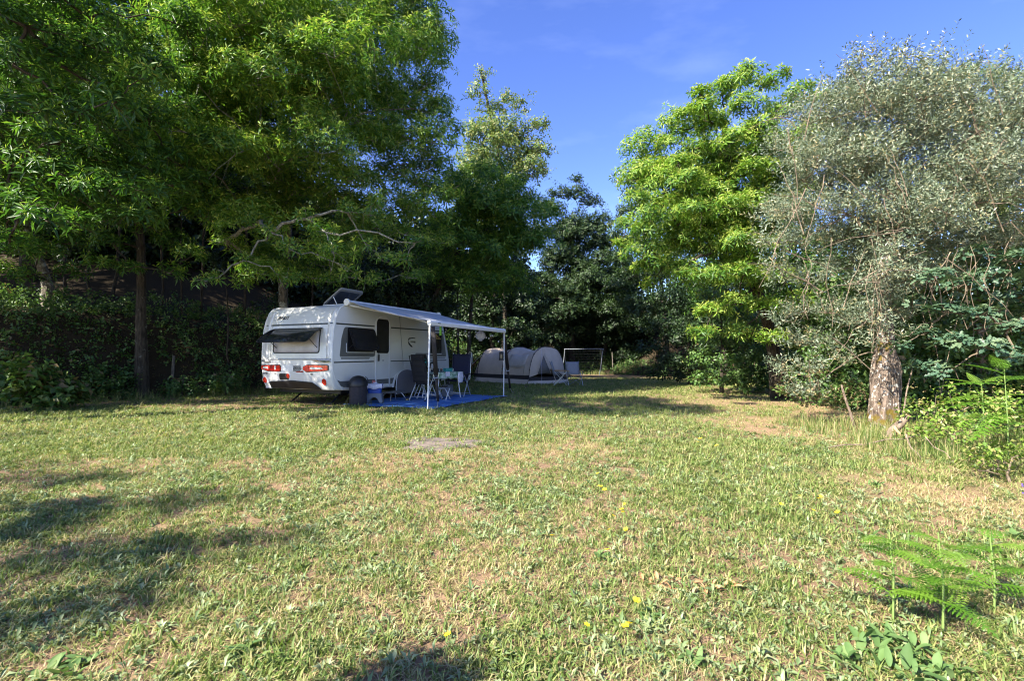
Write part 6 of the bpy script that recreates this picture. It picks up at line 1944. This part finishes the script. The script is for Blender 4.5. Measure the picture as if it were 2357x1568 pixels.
fb = MB(); fb.add([fpt(.28, .44, .05), fpt(.62, 1.22, .05), fpt(.98, .44, .05)], [(0, 1, 2)]); fb.build('door_panel', M['tentmesh'], tent, solid=.004)
fb = MB(); fb.tube([fpt(.28, .44, .055), fpt(.62, 1.22, .055), fpt(.98, .44, .055)], .012, 5); fb.tube([fpt(.66, 1.30, .055), fpt(1.0, .7, .06), fpt(1.25, .02, .10)], .014, 5); fb.build('zip', M['tentfab'], tent)
# poles, guy points, side window
for k, x in enumerate(hoops):
    mb = MB(); mb.tube([skin(x, th) + Vector((.0, -.012 if th < .5 else .012, .016)) for th in np.linspace(.03, .97, 26)], .013, 6)
    mb.build('pole_sleeve', M['tentdark' if k < 2 else 'tentdark'], tent)
    mb = MB()
    for th in (.10, .18, .27, .36):
        c = skin(x, th); mb.box((c.x, c.y - .02, c.z + .01), (.05, .03, .03))
    mb.build('clip', M['tentdark'], tent)
mb = MB()
mb.grid(lambda a, b_: skin(-1.45 + 1.1 * a, .13 + .17 * b_) + Vector((0, -.012, .008)), 8, 6)
mb.build('side_window', M['tentwin'], tent, solid=.003)
mb = MB(); mb.tube([skin(-1.45 + 1.1 * a, .125) + Vector((0, -.02, .01)) for a in np.linspace(0, 1, 9)], .010, 5); mb.build('window_roll', M['tentfab'], tent)
mb = MB()
for x in (-1.72, -.35):
    mb.tube([skin(x, .135) + Vector((0, -.02, 0)), skin(x + (.5 if x < -1 else 0), .05) + Vector((0, -.05, -.05))], .006, 4)
mb.build('webbing', M['tentdark'], tent)
for k, (x, th, dx, dy) in enumerate(((0, .42, .9, -.9), (-3.5, .30, -.7, -1.1), (-3.5, .72, -.9, .6))):
    a = skin(x, th)
    o = MB().tube([a, Vector((x + dx, a.y + dy * 1.0, 0.02))], .004, 4).build('guy_line', M['tissue'], tent)
    MB().tube([(x + dx, a.y + dy, .08), (x + dx, a.y + dy, -.12)], .006, 5).build('peg', M['alu'], o)

# camp chairs in front of the tent
def camp_chair(label, px, py, yaw, group):
    p = on_ground(px, py)
    q = empty('camp_chair', p, yaw, label, 'camping chair', group)
    MB().grid(lambda a, b_: (-.22 - .17 * b_ + .02 * math.sin(math.pi * a), (a - .5) * .50, .42 + .52 * b_), 6, 6).build('backrest', M['greyfab'], q, solid=.012)
    MB().grid(lambda a, b_: (-.22 + .46 * b_, (a - .5) * .50, .41 + .03 * b_ - .025 * math.sin(math.pi * a)), 6, 4).build('seat', M['black'], q, solid=.012)
    for s_ in (-1, 1):
        y = s_ * .28
        MB().tube([(-.24, y * .95, .40), (-.41, y * .95, .97)], .013, 7).build('back_frame', M['galv'], q)
        MB().tube([(.26, y, .58), (-.28, y, .0)], .013, 7).build('leg', M['alu'], q)
        MB().tube([(-.24, y, .58), (.30, y, .0)], .013, 7).build('leg', M['alu'], q)
        MB().box((.02, y, .60), (.54, .055, .025)).build('armrest', M['wood'], q, bevel=.008)
    MB().tube([(.24, -.28, .40), (.24, .28, .06)], .009, 6).build('cross_tube', M['galv'], q)
    MB().tube([(.24, .28, .40), (.24, -.28, .06)], .009, 6).build('cross_tube', M['galv'], q)
    return q
camp_chair('grey camp chair with wooden arms turned toward the viewer, farther from the tent', 1322, 889, R(-84), 'camp chairs by the tent')
camp_chair('grey camp chair with wooden arms seen from the side right against the tent', 1291, 888, R(-12), 'camp chairs by the tent')

# goal
a = at(1296, 861, 30.5); b_ = at(1382, 861, 30.0)
a.z = gzf(a.x, a.y); b_.z = gzf(b_.x, b_.y)
goal = empty('goal', a, 0, 'small grey tube football goal at the far end of the meadow', 'goal')
d = b_ - a; up = Vector((0, 0, 1.68)); bk = Vector((.35, 1.3, 0))
for q0, sl in ((Vector((0, 0, -.05)), Vector((.12, 0, 0))), (d + Vector((0, 0, -.05)), Vector((.18, 0, 0)))):
    MB().tube([q0 - sl * .4, q0 + up + sl], .024, 8).build('post', M['galv'], goal)
MB().tube([up + Vector((.08, 0, -.05)), d + up + Vector((.22, 0, -.05))], .024, 8).build('crossbar', M['galv'], goal)
for q0 in (Vector((0, 0, 0)), d):
    MB().tube([q0 + up * .98 + Vector((.1, 0, 0)), q0 + up * .96 + bk * .4, q0 + bk], .018, 6).build('rear_stay', M['galv'], goal)
MB().tube([bk, d + bk], .02, 6).build('ground_bar', M['galv'], goal)
mb = MB()
for i in range(19):
    t_ = i / 18
    s0 = d * t_
    mb.tube([s0 + up, s0 + up * .95 + bk * .4, s0 + bk], .0035, 3, cap=False)
for j in range(11):
    t_ = j / 10
    z = up * (1 - t_) + bk * (.4 + .6 * t_)
    mb.tube([z, z + d * .5 + Vector((0, .06, -.03)), z + d], .0035, 3, cap=False)
mb.build('net', M['net'], goal)['kind'] = 'stuff'
for px, py, lab in ((1411, 856, 'thin wooden stake in the shade right of the goal'),):
    p = on_ground(px, py)
    rt = empty('stake', p, 0, lab, 'stake')
    MB().tube([(0, 0, -.1), (-.05, 0, 1.3)], .03, 6).build('shaft', M['post'], rt)
